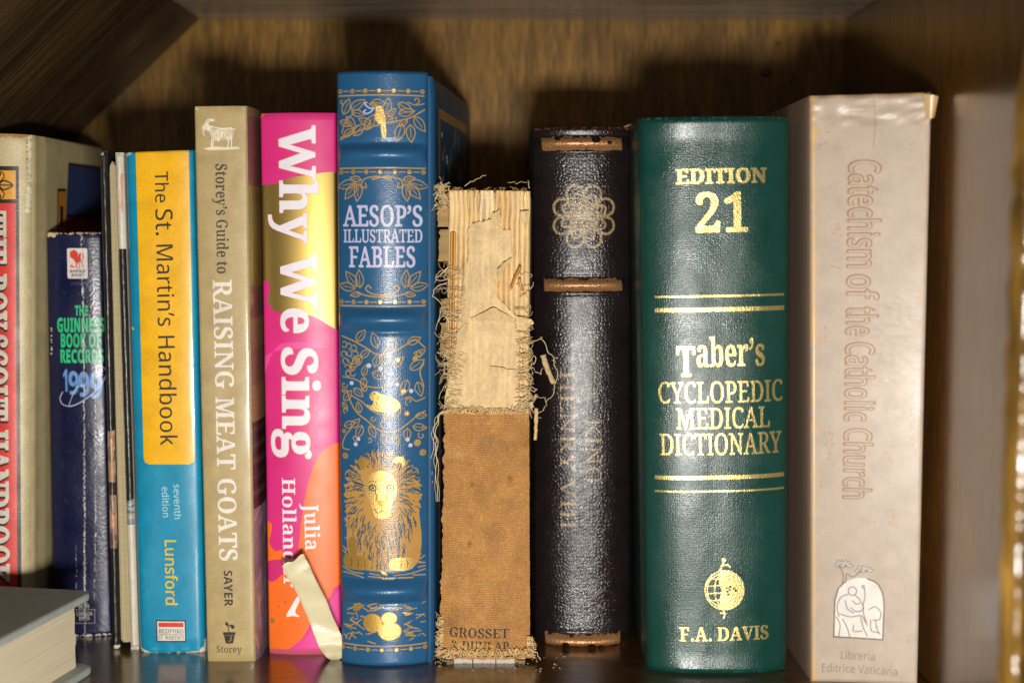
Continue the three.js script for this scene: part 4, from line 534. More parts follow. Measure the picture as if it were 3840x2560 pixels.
  for (const [s, e] of [[0.045, 0.0], [0.165, 0.1]]) { const P = []; for (let k = 0; k <= 8; k++) { const v = lerp(870, 1420, k / 8); P.push(on(lerp(1690, 1682, k / 8) + s * 90, v, 0.0004)); } add(g, 'glue_bead', tube(P, 0.0006, 20, 5), amber); }
  // brown cloth on the lower half
  const cq = spineQuad(1648, 1988, [1984, 1536], [1668, 1534], 0, Z), a = new Art(cq, 330, 940, '#bb8546', 1.5), X = a.x;
  for (let k = 0; k < 70; k++) a.dot(X, ['rgba(178,128,62,0.10)', 'rgba(112,72,36,0.10)', 'rgba(190,140,84,0.12)'][k % 3], rr(1660, 1980), rr(1540, 2440), rr(20, 60), rr(20, 90));
  for (const [u, v, r] of [[1912, 1790, 13], [1772, 1806, 12], [1730, 1700, 16], [1760, 2030, 12]]) for (let k = 0; k < 10; k++) a.dot(X, r < 14 ? 'rgba(84,58,42,0.06)' : 'rgba(190,160,110,0.12)', u + rr(-8, 8), v + rr(-8, 8), rr(3, r), rr(3, r));
  { const id = X.getImageData(0, 0, a.w, a.h), d = id.data; for (let y = 0; y < a.h; y++) for (let x = 0; x < a.w; x++) { const i = (y * a.w + x) * 4, wx = x / 1.5, wy = y / 1.5, wf = 0.5 + 0.5 * Math.sin(wy * 0.95 + 0.6 * Math.sin(wx * 0.05)), wp = 0.5 + 0.5 * Math.sin(wx * 1.25), k = 0.86 + 0.22 * (wf * 0.7 + 0.3 * wp * wf) + 0.16 * (noise(wx * 0.4, wy * 0.4, 150) - 0.5), hi = noise(wx * 0.25, wy * 0.5, 151) > 0.74 && wf > 0.6 ? 0.25 : 0; for (let c = 0; c < 3; c++) d[i + c] = clamp(d[i + c] * k + hi * [110, 100, 70][c], 0, 255); } X.putImageData(id, 0, 0); }
  const ink = '#3e362e'; a.text(X, 'GROSSET', [1686, 2378], [1908, 2382], 36, SERIFB, ink); a.text(X, '& DUNLAP', [1690, 2424], [1908, 2428], 33, SERIFB, ink);
  for (let k = 0; k < 40; k++) a.dot(X, rnd() < 0.5 ? '#a9763a' : '#b98a4a', rr(1680, 1840), rr(2340, 2384) * (rnd() < 0.9 ? 1 : 0.995), rr(1, 3.4)); for (let k = 0; k < 110; k++) a.dot(X, rnd() < 0.5 ? '#c89a52' : '#d2aa66', rr(1690, 1870), rr(2404, 2434), rr(1, 5), rr(1, 3)); wornEdge(a, X, '#d0a868', [[1652, 2434], [1990, 2440]], 9, 160); wornEdge(a, X, '#cfa968', [[1668, 1542], [1984, 1544]], 5, 120); wornEdge(a, X, '#c9a064', [[1652, 2300], [1650, 2440]], 9, 60); wornEdge(a, X, '#d8be8a', [[1666, 1560], [1656, 1800], [1654, 2200]], 3, 90);
  const cm = a.maps({ rough: 0.72, speck: 0.12, bump: 0.0004, grain: (x, y) => 0.3 + 0.35 * (0.5 + 0.5 * Math.sin(y * 0.95 + 0.6 * Math.sin(x * 0.05))) + 0.2 * (0.5 + 0.5 * Math.sin(x * 1.25)) + 0.15 * noise(x * 0.4, y * 0.4, 150) });
  add(g, 'cloth_remnant', sheet(60, 120, (s, t) => { const e = (k, f) => (fbm(k * f, 3.3, 160) - 0.5), j = s < 0.02 ? -0.0012 * e(t, 50) * 2 : s > 0.98 ? 0.0004 * e(t, 40) : 0, tj = t > 0.985 ? 0.003 * e(s, 14) : t < 0.01 ? 0.0012 * (e(s, 26) + 0.4) : 0; const flare = t < 0.06 ? (0.06 - t) / 0.06 : 0, p = cq.at(s, t); p.x += j + (s - 0.5) * flare * 0.0022; p.y += tj + 0.0009 * (1 - t) * 0; p.z += prof(s) + 0.0016 + 0.0004 * (fbm(s * 4, t * 7, 165) - 0.5) + 0.0012 * flare; if (t < 0.02) p.y += 0.0016; return p.sub(q.base); }, 0.0005), mat({ ...cm, sheen: 0.15, sheenColor: srgb(255, 230, 190) }));
  // ends of the sections at the foot: pale blocks
  for (const [u0, u1] of [[1704, 1772], [1776, 1858], [1862, 1930]]) { const x0 = xAtFloor(u0, Z) - q.base.x, x1 = xAtFloor(u1, Z) - q.base.x, P = (x, y, z) => V(x, y, z); add(g, 'section_end', block([P(x0, 0, 0.0046), P(x1, 0, 0.0046), P(x1, 0.0022, 0.0046), P(x0, 0.0022, 0.0046)], [P(x0, 0, 0), P(x1, 0, 0), P(x1, 0.0022, 0), P(x0, 0.0022, 0)], 10), mat({ color: srgb(188, 182, 170), roughness: 0.85 })); }
  // boards behind
  const board = mat({ color: srgb(40, 34, 26), roughness: 0.7 }); for (const s of [1, -1]) { const x = s > 0 ? q.br.x + 0.0008 : q.bl.x - 0.0014, p = [[x, q.bl.z - 0.006], [x, backZ + 0.006]]; add(g, s > 0 ? 'front_cover' : 'back_cover', coverGeo(q, s, s > 0 ? p : p.reverse(), 0.002, { H: q.H - 0.001 }), board); }
  // strip of backing cloth along the left edge, ragged
  const mull = dataTex(64, 128, (x, y) => { const k = 0.7 + 0.4 * ((x % 4 < 2) === (y % 4 < 2) ? 1 : 0.4) * (0.8 + 0.3 * LAT[(x * 13 + y * 61) & 65535]); return [190 * k, 156 * k, 100 * k].map((c) => clamp(c, 0, 255)); }, true); mull.repeat.set(1, 8);
  const mm = mat({ map: mull, roughness: 0.95 });
  for (const [u0, u1, v0, v1] of [[1640, 1680, 772, 850], [1648, 1680, 860, 980], [1654, 1684, 1120, 1180], [1652, 1676, 1210, 1330]]) add(g, 'backing_strip', sheet(6, 20, (s, t) => { const v = lerp(v1, v0, t), u = lerp(u0 + 8 * (fbm(t * 9, u0, 170) - 0.5) * 2, u1, s); return px(u, v, 0.0002 - 0.003 * (1 - s) + 0.0006 * Math.sin(t * 9)); }, 0.0003), mm);
  // threads
  const T = { pale: [], warm: [] }, th = (pts, r = 0.00022, k = 'pale', seg = 12) => { const c = new THREE.CatmullRomCurve3(pts.map(([u, v, o]) => px(u, v, o ?? 0.002))), n = Math.max(4, pts.length * 2), a1 = rr(0, 6), a2 = rr(0, 6), L = c.getLength() * 0.07, P = []; for (let i = 0; i <= n; i++) { const p = c.getPoint(i / n), w = Math.sin(Math.PI * i / n) * Math.min(L, 0.0006); P.push(p.add(V(w * Math.sin(i * 1.9 + a1), w * Math.cos(i * 2.3 + a2), w * 0.5 * Math.sin(i * 1.3 + a2)))); } T[k].push(tube(P, r * 0.72, seg + 6, 4, r * 0.5)); };
  th([[1648, 660, -0.004], [1656, 684, -0.002], [1668, 694, 0], [1690, 700, 0]], 0.0002); th([[1742, 698, -0.001], [1762, 682, 0], [1786, 674, 0.002], [1808, 662, 0.003], [1822, 656, 0.004]], 0.00024); th([[1904, 684, 0.001], [1940, 684, 0.002], [1978, 684, 0.002]], 0.00022, 'warm'); th([[1984, 706, 0], [1983, 690, 0.001], [1980, 676, 0.002]], 0.00024);
  for (let k = 0; k < 110; k++) { const u = rr(1636, 1676), v = rr(692, 780); th([[u, v, rr(-0.001, 0.002)], [u + rr(-14, 14), v + rr(-14, 14), rr(0, 0.003)], [u + rr(-22, 18), v + rr(-6, 26), rr(0, 0.003)]], rr(0.00016, 0.0003), k % 3 ? 'pale' : 'warm', 6); }
  for (let k = 0; k < 30; k++) { const u = rr(1690, 1985), v = 712; th([[u, v + 6, 0.003], [u + rr(-8, 8), v - rr(0, 6), 0.0015], [u + rr(-16, 16), v - rr(2, 12), 0]], rr(0.00012, 0.00022), 'warm', 5); }
  for (let k = 0; k < 84; k++) { const v = 980 + Math.pow(rnd(), 0.9) * 560, u = 1682 + rr(-6, 16), o = rr(0.0015, 0.003), l = rr(14, 58); th([[u + rr(14, 50), v + rr(-8, 8), o + 0.001], [u, v, o], [u - l * 0.5, v + rr(-16, 22), rr(0, 0.003)], [u - l * 0.9, v + rr(-24, 50), rr(-0.002, 0.003)]], rr(0.00014, 0.00026), k % 4 ? 'pale' : 'warm', 9); }
  for (let k = 0; k < 40; k++) { const v = rr(990, 1480), u = 1690; th([[u - 6, v, 0.0028], [u + 14, v + rr(-5, 8), 0.0032], [u + 34, v + rr(-6, 10), 0.0036], [u + rr(36, 60), v + rr(-10, 14), 0.004]], rr(0.00014, 0.00024), k % 2 ? 'pale' : 'warm', 7); }
  for (let k = 0; k < 90; k++) { const u = rr(1668, 1984), v = 1538 + rr(-4, 6); th([[u, v + 8, 0.0056], [u + rr(-8, 8), v - rr(0, 8), 0.0056], [u + rr(-18, 18), v - rr(-4, 16), 0.005]], rr(0.00014, 0.00028), k % 2 ? 'warm' : 'pale', 5); }
  th([[1680, 1000, 0.002], [1650, 1030, 0.002], [1630, 1040, 0.001], [1640, 1052, 0.001], [1680, 1044, 0.002]], 0.0003); th([[1676, 1060, 0.002], [1640, 1074, 0.002], [1622, 1096, 0.002], [1632, 1120, 0.002], [1652, 1132, 0.001], [1660, 1160, 0.001]], 0.0003);
  for (const [du, r] of [[0, 0.0003], [6, 0.00026], [-5, 0.0002]]) th([[1690, 1536, 0.004], [1652 + du, 1548, 0.004], [1636 + du, 1580, 0.003], [1628 + du * 1.4, 1622, 0.003], [1636 + du * 0.5, 1680, 0.002], [1634 + du, 1740, 0.002], [1638 + du * 1.2, 1820, 0.002], [1640 + du, 1880, 0.001]], r, 'pale', 30); th([[1630, 1630, 0.003], [1622, 1690, 0.003], [1616, 1760, 0.002], [1622, 1810, 0.002]], 0.00022);
  for (let k = 0; k < 80; k++) { const v = 1000 + Math.sqrt(rnd()) * 540, u = 1968; th([[u - rr(10, 40), v + rr(-8, 8), 0.004], [u, v, 0.003], [u + rr(8, 26), v + rr(-16, 16), rr(0.001, 0.004)], [u + rr(10, 36), v + rr(-30, 30), rr(0, 0.004)]], rr(0.00014, 0.00026), k % 4 ? 'pale' : 'warm', 8); }
  const hang = (p, r = 0.00026) => th(p, r, 'pale', 26);
  hang([[1984, 1290, 0.004], [2000, 1278, 0.008], [2036, 1274, 0.012], [2048, 1300, 0.013], [2066, 1330, 0.013], [2084, 1366, 0.012], [2086, 1420, 0.012], [2076, 1470, 0.011], [2050, 1504, 0.010], [2046, 1520, 0.009], [2036, 1540, 0.008], [2016, 1548, 0.007]]); hang([[1990, 1484, 0.005], [2010, 1488, 0.008], [2036, 1490, 0.010], [2050, 1506, 0.010]], 0.0002); hang([[1990, 1350, 0.004], [2004, 1330, 0.007], [2002, 1360, 0.008], [1986, 1376, 0.006], [1974, 1390, 0.004]]); hang([[1980, 1380, 0.004], [2002, 1384, 0.007], [2022, 1402, 0.009], [2036, 1380, 0.012]]); hang([[1976, 1458, 0.004], [1996, 1466, 0.007], [2014, 1460, 0.008], [1992, 1456, 0.007], [1980, 1470, 0.005]]); hang([[1986, 1410, 0.005], [1996, 1420, 0.007], [1990, 1440, 0.007], [1980, 1436, 0.004]]); hang([[2070, 1352, 0.013], [2092, 1338, 0.014]], 0.0002); hang([[2012, 1568, 0.006], [2030, 1566, 0.008]], 0.0002);
  // foot fringe
  for (let k = 0; k < 150; k++) { const u = rr(1642, 2000), v = rr(2428, 2456), an = u > 1960 ? rr(0.2, 1.3) : u < 1680 ? rr(1.9, 3.3) : rr(0.9, 2.2), l = rr(8, 28); th([[u, v, 0.0062], [u + Math.cos(an) * l * 0.5, Math.min(2466, v + Math.sin(an) * l * 0.5), 0.0066], [u + Math.cos(an) * l, Math.min(2468, v + Math.sin(an) * l), 0.0062]], rr(0.0002, 0.0004), k % 3 ? 'warm' : 'pale', 5); }
  for (let k = 0; k < 44; k++) { const v = rr(2300, 2450), u = 1650; th([[u + 12, v, 0.003], [u - rr(0, 10), v + rr(-6, 12), 0.003], [u - rr(4, 20), v + rr(-12, 26), 0.002]], rr(0.00018, 0.00034), k % 2 ? 'warm' : 'pale', 5); } for (let k = 0; k < 40; k++) { const v = rr(2386, 2456), u = 1986; th([[u - 10, v, 0.004], [u + rr(0, 12), v + rr(0, 10), 0.004], [u + rr(6, 28), Math.min(2468, v + rr(0, 34)), 0.003]], rr(0.00018, 0.00032), k % 2 ? 'warm' : 'pale', 5); }
  th([[1852, 2450, 0.0068], [1890, 2464, 0.0072], [1930, 2470, 0.0074], [1944, 2480, 0.0076]], 0.0003, 'warm', 14); th([[1996, 2440, 0.006], [2016, 2452, 0.0065], [2026, 2474, 0.0065]], 0.00026);
  for (const k of ['pale', 'warm']) { const m = add(g, 'frayed_threads', mergeGeometries(T[k]), mat({ color: k === 'pale' ? srgb(222, 200, 156) : srgb(206, 168, 108), roughness: 0.95 })); m.userData.kind = 'stuff'; }
  // scraps caught in the threads
  const scrap = (name, pts, r, m) => { const p = pts.map(([u, v, o]) => px(u, v, o)), ge = tube(p, r, 10, 6, r * 0.8), at = ge.attributes.position; for (let i = 0; i < at.count; i++) at.setXYZ(i, at.getX(i) + 0.0005 * (noise(i * 0.7, 1, 180) - 0.5), at.getY(i) + 0.0006 * (noise(i * 0.9, 2, 181) - 0.5), at.getZ(i)); ge.computeVertexNormals(); return add(g, name, ge, m); };
  scrap('paper_scrap', [[2036, 1332, 0.011], [2046, 1362, 0.012], [2060, 1400, 0.012], [2076, 1438, 0.012]], 0.0013, lining); scrap('paper_scrap', [[2012, 1480, 0.008], [2006, 1492, 0.008], [2000, 1500, 0.008]], 0.0008, lining); scrap('paper_scrap', [[1992, 1504, 0.006], [1994, 1518, 0.006], [1998, 1528, 0.006]], 0.0009, secM[2]); scrap('wood_splinter', [[2010, 1530, 0.007], [2010, 1590, 0.008], [2006, 1650, 0.008]], 0.0008, secM[3]); scrap('paper_scrap', [[2030, 1262, 0.012], [2031, 1270, 0.012]], 0.0005, lining);
}
{ // crumbs shed by the tattered book
  const ge = []; for (let k = 0; k < 150; k++) { const near = k < 90, u = near ? rr(1612, 1700) : rr(1640, 2120), v = near ? rr(2440, 2490) : rr(2462, 2520), Z = floorDepth(v), b = new THREE.IcosahedronGeometry(rr(0.00015, 0.00045), 0); b.scale(rr(0.7, 1.6), 0.6, rr(0.7, 1.6)); b.rotateY(rr(0, 6)); b.translate(xAtFloor(u, Z), 0.00018, CAM_Z - Z); ge.push(b); }
  const m = add(scene, 'crumbs', mergeGeometries(ge), mat({ color: srgb(186, 172, 146), roughness: 0.9 })); m.userData = { label: 'pale paper crumbs scattered on the shelf at the foot of the tattered book', category: 'crumbs', kind: 'stuff' };
}
{ // 9 -- dark brown leather book with copper bands
  const q = spineQuad(2004, 2362, [2366, 481], [1995, 482], 2402), g = thing('leather_book', 'dark brown grained leather book with worn copper bands on its spine', 'book', q.base);
  const a = new Art(q, 360, 1925, '#1e1617', 0.9), X = a.x, F = a.gx, T = '#96805a';
  // rosette of interlaced loops
  const c0 = [2186, 812];
  for (let k = 0; k < 8; k++) { const an = k / 8 * 6.283 + 0.39, P = (r, w) => [c0[0] + Math.cos(an) * r - Math.sin(an) * w, c0[1] + (Math.sin(an) * r + Math.cos(an) * w) * 1.02]; a.curve(X, T, 10, [P(24, 0), P(66, 28), P(104, 26), P(118, 0), P(104, -26), P(66, -28), P(24, 0)], true); a.curve(X, T, 9, [P(20, 14), P(48, 34), P(76, 18), P(86, 0), P(70, -14), P(44, -26), P(20, -12)], true); a.curve(X, T, 8, [P(6, 0), P(30, 18), P(52, 0), P(30, -18)], true); }
  for (let k = 0; k < 16; k++) a.curve(X, T, 4, [0, 1, 2, 3, 4, 5].map((j) => [c0[0] + 62 * Math.cos(k * 0.39) + 11 * Math.cos(j * 1.05), c0[1] + 62 * Math.sin(k * 0.39) + 11 * Math.sin(j * 1.05)]), true);
  X.globalCompositeOperation = 'source-over'; for (let k = 0; k < 60; k++) a.dot(X, '#2b1e18', c0[0] + rr(-110, 110), c0[1] + rr(-115, 115), rr(1, 4));
  a.text(X, 'HENRY VIII', [2097, 1381], [2101, 1968], 54, SERIF, '#8f7a58'); a.text(X, 'KING', [2191, 1558], [2193, 1798], 56, SERIF, '#8f7a58'); a.dot(X, '#5a4e44', 2133, 1340, 17, 13);
  for (let k = 0; k < 260; k++) a.dot(X, '#2a1d18', rr(2085, 2255), rr(1370, 1975), rr(0.8, 3));
  for (let k = 0; k < 90; k++) a.dot(X, `rgba(140,84,44,${rr(0.2, 0.6)})`, lerp(2060, 2330, rnd()), rr(600, 2350), rr(1, 5), rr(1, 3)); for (let k = 0; k < 40; k++) a.dot(X, 'rgba(150,90,44,0.6)', rr(2230, 2300), rr(1900, 2330), rr(2, 7), rr(1.5, 4));
  wornEdge(a, X, '#8a4c22', [[2000, 486], [2362, 484]], 4, 40); wornEdge(a, X, '#a55b26', [[2300, 482], [2364, 482]], 5, 16); wornEdge(a, X, '#7a4a2a', [[2008, 2398], [2356, 2398]], 5, 40); scuff(a, X, 'rgba(120,110,100,0.5)', 30, 40, [2040, 900, 2300, 2300]);
  const CU1 = '#c08c5c';
  const bandFoil = (u0, u1, v0, v1, u2, u3) => { F.fillStyle = CU1; const n = 24, p = []; for (let k = 0; k <= n; k++) p.push([lerp(u0, u1, k / n), v0 + rr(-4, 5)]); for (let k = 0; k <= n; k++) p.push([lerp(u3, u2, k / n), v1 + rr(-2, 3)]); a.poly(F, p); F.fill(); F.globalCompositeOperation = 'destination-out'; for (let k = 0; k < 10; k++) { const u = rr(u0, u1); a.dot(F, 'rgba(0,0,0,0.9)', u, v0 + rr(-4, 4), rr(3, 10), rr(2, 6)); } for (let k = 0; k < 30; k++) a.dot(F, 'rgba(0,0,0,0.5)', rr(u0, u1), rr(v0, v1), rr(1, 4), rr(1, 3)); F.globalCompositeOperation = 'source-over'; };
  bandFoil(2028, 2326, 518, 567, 2032, 2330); bandFoil(2038, 2326, 1042, 1088, 2040, 2330); bandFoil(2042, 2322, 2354, 2400, 2046, 2320);
  F.globalCompositeOperation = 'destination-out'; for (const [u, v, r] of [[2118, 2390, 14], [2214, 2396, 16], [2250, 2400, 12], [2088, 522, 12], [2230, 528, 16], [2280, 540, 8]]) a.dot(F, '#000', u, v, r, r * 0.9); F.globalCompositeOperation = 'source-over';
  const [, t1] = q.R(2180, 543), [, t2] = q.R(2180, 1066), [, t3] = q.R(2180, 2378), rib = (t, c) => { const k = Math.abs(t - c) / 0.0125; return k > 1.5 ? 0 : k > 1 ? -0.0005 * Math.sin((k - 1) / 0.5 * Math.PI) : 0.0032 * Math.cos(k * Math.PI / 2); };
  const cr = leatherGrain(0.62, 0.85);
  add(g, 'spine', spineGeo(q, { sag: 0.0095, er: 0.0012, ter: 0.0012, thick: 0.002, pow: 3, nx: 40, ny: 260, endEase: 0.1, extra: (s, t) => (1 - Math.pow(Math.abs(2 * s - 1), 6)) * (rib(t, t1) + rib(t, t2) + rib(t, t3)) + 0.00025 * (fbm(s * 6, t * 30, 77) - 0.5) }), mat({ ...a.maps({ rough: 0.29, roughVar: 0.1, goldRough: 0.45, metal: 0.55, gold: true, speck: 0.25, bump: 0.0005, grain: (x, y, s, t) => 0.75 * cr(x, y) + 0.45 * (fbm(x * 0.05, y * 0.03, 81) - 0.3) }), clearcoat: 0.3, clearcoatRoughness: 0.3 }));
  const lm = new Art({ R: (u, v) => [u, v] }, 300, 800, '#17110e', 1), leather = mat(lm.maps({ rough: 0.42, speck: 0.25, bump: 0.0005, grain: leatherGrain(0.8, 0.85) }));
  for (const s of [1, -1]) { const x = s > 0 ? q.br.x : q.bl.x, z = q.br.z, p = [[x - s * 0.0006, z - 0.0004], [x - s * 0.0002, z - 0.002], [x + s * 0.0012, z - 0.005], [x + s * 0.0012, backZ + 0.006]]; add(g, s > 0 ? 'front_cover' : 'back_cover', coverGeo(q, s, s > 0 ? p : p.reverse(), 0.0026, { H: q.H }), leather); }
  add(g, 'worn_corner', tube([atDepth(2340, 478, q.Z), atDepth(2356, 470, q.Z), atDepth(2374, 468, q.Z), atDepth(2386, 476, q.Z - 0.001)].map((p) => p.sub(q.base)), 0.0006, 12, 5), mat({ color: srgb(120, 96, 66), roughness: 0.8 }));
  pageBlock(g, q, 0.004, 0.095);
}
{ // 10 -- green medical dictionary
  const q = spineQuad(2424, 2953, [2965, 438], [2394, 442], 2512), g = thing('dictionary', 'thick dark green dictionary with gold lettering', 'book', q.base);
  const a = new Art(q, 545, 2085, '#083b33', 0.85), X = a.x, F = a.gx, G = '#d6bd78';
  const tilt = (u, v) => v - (u - 2700) * 0.02;
  const tx = (s, u0, u1, v, cap, o, f = SERIFB) => a.text(F, s, [u0, tilt(u0, v)], [u1, tilt(u1, v)], cap, f, G, o);
  tx('EDITION', 2530, 2868, 688, 52, { stroke: 5 }); tx('21', 2606, 2792, 866, 138, {}, SERIF); tx('21', 2606, 2792, 866, 138, { stroke: 5 }, SERIF);
  const rule = (v, h) => a.fill(F, G, [[2454, tilt(2454, v)], [2939, tilt(2939, v)], [2939, tilt(2939, v) + h], [2454, tilt(2454, v) + h]]);
  rule(1103, 8); rule(1149, 16); rule(1772, 15); rule(1827, 7);
  tx('T', 2534, 2602, 1402, 110, { stroke: 2 }); tx('aber’s', 2606, 2861, 1368, 104, { stroke: 1 }); tx('CYCLOPEDIC', 2468, 2932, 1502, 78, { stroke: 2 }, SERIF); tx('MEDICAL', 2533, 2881, 1598, 77, { stroke: 2 }, SERIF); tx('DICTIONARY', 2474, 2928, 1695, 79, { stroke: 2 }, SERIF);
  const gc = [2709, 2197]; a.curve(F, G, 5, Array.from({ length: 16 }, (_, k) => [gc[0] + 72 * Math.cos(k * 0.3927), gc[1] + 72 * Math.sin(k * 0.3927)]), true); a.blob(F, G, [[2700, 2126], [2740, 2132], [2772, 2164], [2780, 2200], [2768, 2240], [2736, 2264], [2704, 2268], [2690, 2236], [2698, 2200], [2688, 2170]]);
  for (const dv of [-40, -14, 14, 40]) { const w = Math.sqrt(72 * 72 - dv * dv); a.line(F, G, 5, [[gc[0] - w, gc[1] + dv], [gc[0] - 4, gc[1] + dv - 4]]); } for (const k of [0.35, 0.7]) a.curve(F, G, 5, [[gc[0] - 8, gc[1] - 70], [gc[0] - 72 * k - 8, gc[1] - 30], [gc[0] - 72 * k - 8, gc[1] + 30], [gc[0] - 8, gc[1] + 70]]);
  a.dot(F, G, 2706, 2086, 9); a.curve(F, G, 8, [[2706, 2092], [2698, 2110], [2690, 2126]]); a.curve(F, G, 7, [[2700, 2106], [2722, 2104], [2728, 2112]]); a.curve(F, G, 6, [[2700, 2268], [2710, 2282], [2706, 2300]]); a.curve(F, G, 5, [[2694, 2282], [2712, 2284]]);
  F.globalCompositeOperation = 'destination-out'; for (let k = 0; k < 12; k++) a.dot(F, '#000', rr(2716, 2758), rr(2180, 2220), rr(2, 5)); for (let k = 0; k < 500; k++) a.dot(F, 'rgba(0,0,0,0.5)', rr(2450, 2940), rr(620, 2400), rr(0.6, 1.6)); F.globalCompositeOperation = 'source-over';
  tx('F.A. DAVIS', 2544, 2876, 2385, 52, { stroke: 2 }); scuff(a, X, 'rgba(130,150,145,0.35)', 24, 40, [2480, 900, 2900, 1300]); wornEdge(a, X, '#3f6a60', [[2400, 448], [2960, 444]], 5, 50); wornEdge(a, X, '#2f5a50', [[2430, 2500], [2950, 2500]], 5, 40); for (let k = 0; k < 60; k++) a.dot(X, 'rgba(150,165,155,0.35)', rr(2420, 2950), rr(460, 2500), rr(0.8, 2.2));
  const gl = leatherGrain(0.95, 0.8);
  add(g, 'spine', spineGeo(q, { sag: 0.0062, er: 0.0024, ter: 0.0022, thick: 0.002, pow: 3.2, nx: 44, ny: 70, extra: (s, t) => (0.0007 * (fbm(s * 4, t * 9, 91) - 0.5) + 0.0016 * sstep(0.955, 1, t) + 0.001 * sstep(0.04, 0, t)) * (1 - Math.pow(2 * s - 1, 4)) }), mat({ ...a.maps({ rough: 0.34, roughVar: 0.14, goldRough: 0.36, metal: 0.85, gold: true, speck: 0.07, bump: 0.00016, emboss: -0.15, grain: gl }), clearcoat: 0.2, clearcoatRoughness: 0.3 }));
  const green = mat({ color: srgb(7, 52, 45), roughness: 0.36 });
  { const x = q.bl.x, z = q.bl.z; add(g, 'back_cover', coverGeo(q, -1, [[x - 0.0006, backZ + 0.004], [x - 0.0006, z - 0.012], [x + 0.0006, z - 0.009], [x + 0.0002, z - 0.006], [x + 0.0008, z - 0.0022]], 0.0026, { nu: 40 }), green); }
  add(g, 'front_cover', coverGeo(q, 1, [[q.br.x - 0.0004, q.br.z - 0.0022], [q.br.x - 0.0002, backZ + 0.004]], 0.0026), green);
  pageBlock(g, q, 0.004, 0.135, { dz: 0.003 });
}
{ // 11 -- beige glossy paperback catechism against the side panel
  const Z = 0.553, q = spineQuad(3044, 3430, [3482, 350], [3040, 358], 0, Z), g = thing('paperback', 'thick beige glossy paperback with yellowed edges against the side panel', 'book', q.base);
  const a = new Art(q, 415, 2230, '#b1a08e', 0.85), X = a.x;
  const font = SANS, ed = { stroke: 7, hollow: true, strokeCol: '#966a40' };
  const u = (v) => lerp(3186, 3163, (v - 602) / 1264);
  for (const [w, v0, v1, cap] of [['Catechism', 602, 1002, 106], ['of', 1030, 1122, 104], ['the', 1150, 1256, 104], ['Catholic', 1284, 1576, 100], ['Church', 1606, 1866, 98]]) { a.text(X, w, [u(v0), v0], [u(v1), v1], cap, font, '#bda893', ed); a.text(X, w, [u(v0) + 2, v0 + 1], [u(v1) + 2, v1 + 1], cap * 0.985, font, '#b2a08e'); }
  for (const [w, v0, v1, cap] of [['Catechism', 602, 1002, 106], ['of', 1030, 1122, 104], ['the', 1150, 1256, 104], ['Catholic', 1284, 1576, 100], ['Church', 1606, 1866, 98]]) a.text(a.gx, w, [u(v0), v0], [u(v1), v1], cap, font, 'rgba(184,166,148,1)', { stroke: 3 });
  const emb = newCanvas(a.w, a.h), ex = emb.getContext('2d'); ex.filter = 'none'; ex.drawImage(a.g, 0, 0); const ed2 = ex.getImageData(0, 0, a.w, a.h).data; a.gx.clearRect(0, 0, a.w, a.h);
  // arch emblem with shepherd and tree
  const K = '#5b544e', Wt = '#d9d3cb';
  X.fillStyle = Wt; a.smooth(X, [[3127, 2386], [3130, 2250], [3146, 2200], [3190, 2168], [3240, 2162], [3290, 2190], [3310, 2240], [3310, 2290], [3305, 2392]], true); a.poly(X, [[3127, 2386], [3131, 2250], [3144, 2205], [3170, 2178], [3210, 2164], [3250, 2164], [3285, 2182], [3306, 2222], [3311, 2270], [3306, 2392]]); X.fill(); a.line(X, K, 5, [[3127, 2386], [3131, 2250], [3144, 2205], [3170, 2178]]); a.curve(X, K, 5, [[3250, 2166], [3285, 2182], [3306, 2222], [3311, 2270]]); a.line(X, K, 5, [[3311, 2270], [3306, 2392], [3127, 2386]]);
  a.curve(X, K, 3, [[3158, 2190], [3162, 2150], [3146, 2120]]); a.curve(X, K, 3, [[3172, 2180], [3176, 2150], [3196, 2160], [3226, 2140]]); for (const [bu, bv, n] of [[3150, 2124, 6], [3172, 2122, 5], [3226, 2142, 6], [3248, 2138, 5]]) for (let k = 0; k < n; k++) { const an = -2.9 + 2.7 * k / (n - 1), l = rr(18, 28), c = Math.cos(an), s2 = Math.sin(an); a.blob(X, '#c4bcb2', [[bu, bv], [bu + c * l * 0.5 - s2 * 5, bv + s2 * l * 0.5 + c * 5], [bu + c * l, bv + s2 * l], [bu + c * l * 0.5 + s2 * 5, bv + s2 * l * 0.5 - c * 5]]); a.curve(X, K, 2, [[bu, bv], [bu + c * l * 0.5 - s2 * 5, bv + s2 * l * 0.5 + c * 5], [bu + c * l, bv + s2 * l], [bu + c * l * 0.5 + s2 * 5, bv + s2 * l * 0.5 - c * 5], [bu, bv]]); }
  a.curve(X, K, 3, Array.from({ length: 9 }, (_, k) => [3196 + 15 * Math.cos(k * 0.7), 2214 + 16 * Math.sin(k * 0.7)]), true); for (const p of [[[3180, 2226], [3156, 2236], [3140, 2270], [3146, 2310]], [[3206, 2228], [3226, 2250], [3236, 2280], [3210, 2290], [3190, 2276]], [[3170, 2250], [3178, 2280], [3200, 2296]], [[3148, 2300], [3190, 2310], [3230, 2306], [3244, 2330]], [[3160, 2320], [3176, 2350], [3186, 2384]], [[3226, 2310], [3236, 2350], [3250, 2380]], [[3238, 2190], [3242, 2230], [3234, 2280], [3250, 2340]], [[3238, 2190], [3230, 2196], [3238, 2204]], [[3136, 2310], [3150, 2340], [3146, 2384]], [[3200, 2340], [3200, 2364], [3230, 2362]], [[3256, 2280], [3280, 2270], [3298, 2290], [3294, 2316], [3270, 2320]], [[3262, 2320], [3266, 2360], [3290, 2366]], [[3280, 2320], [3284, 2350], [3296, 2372]], [[3196, 2250], [3210, 2262], [3224, 2258]]]) a.curve(X, K, 3, p);
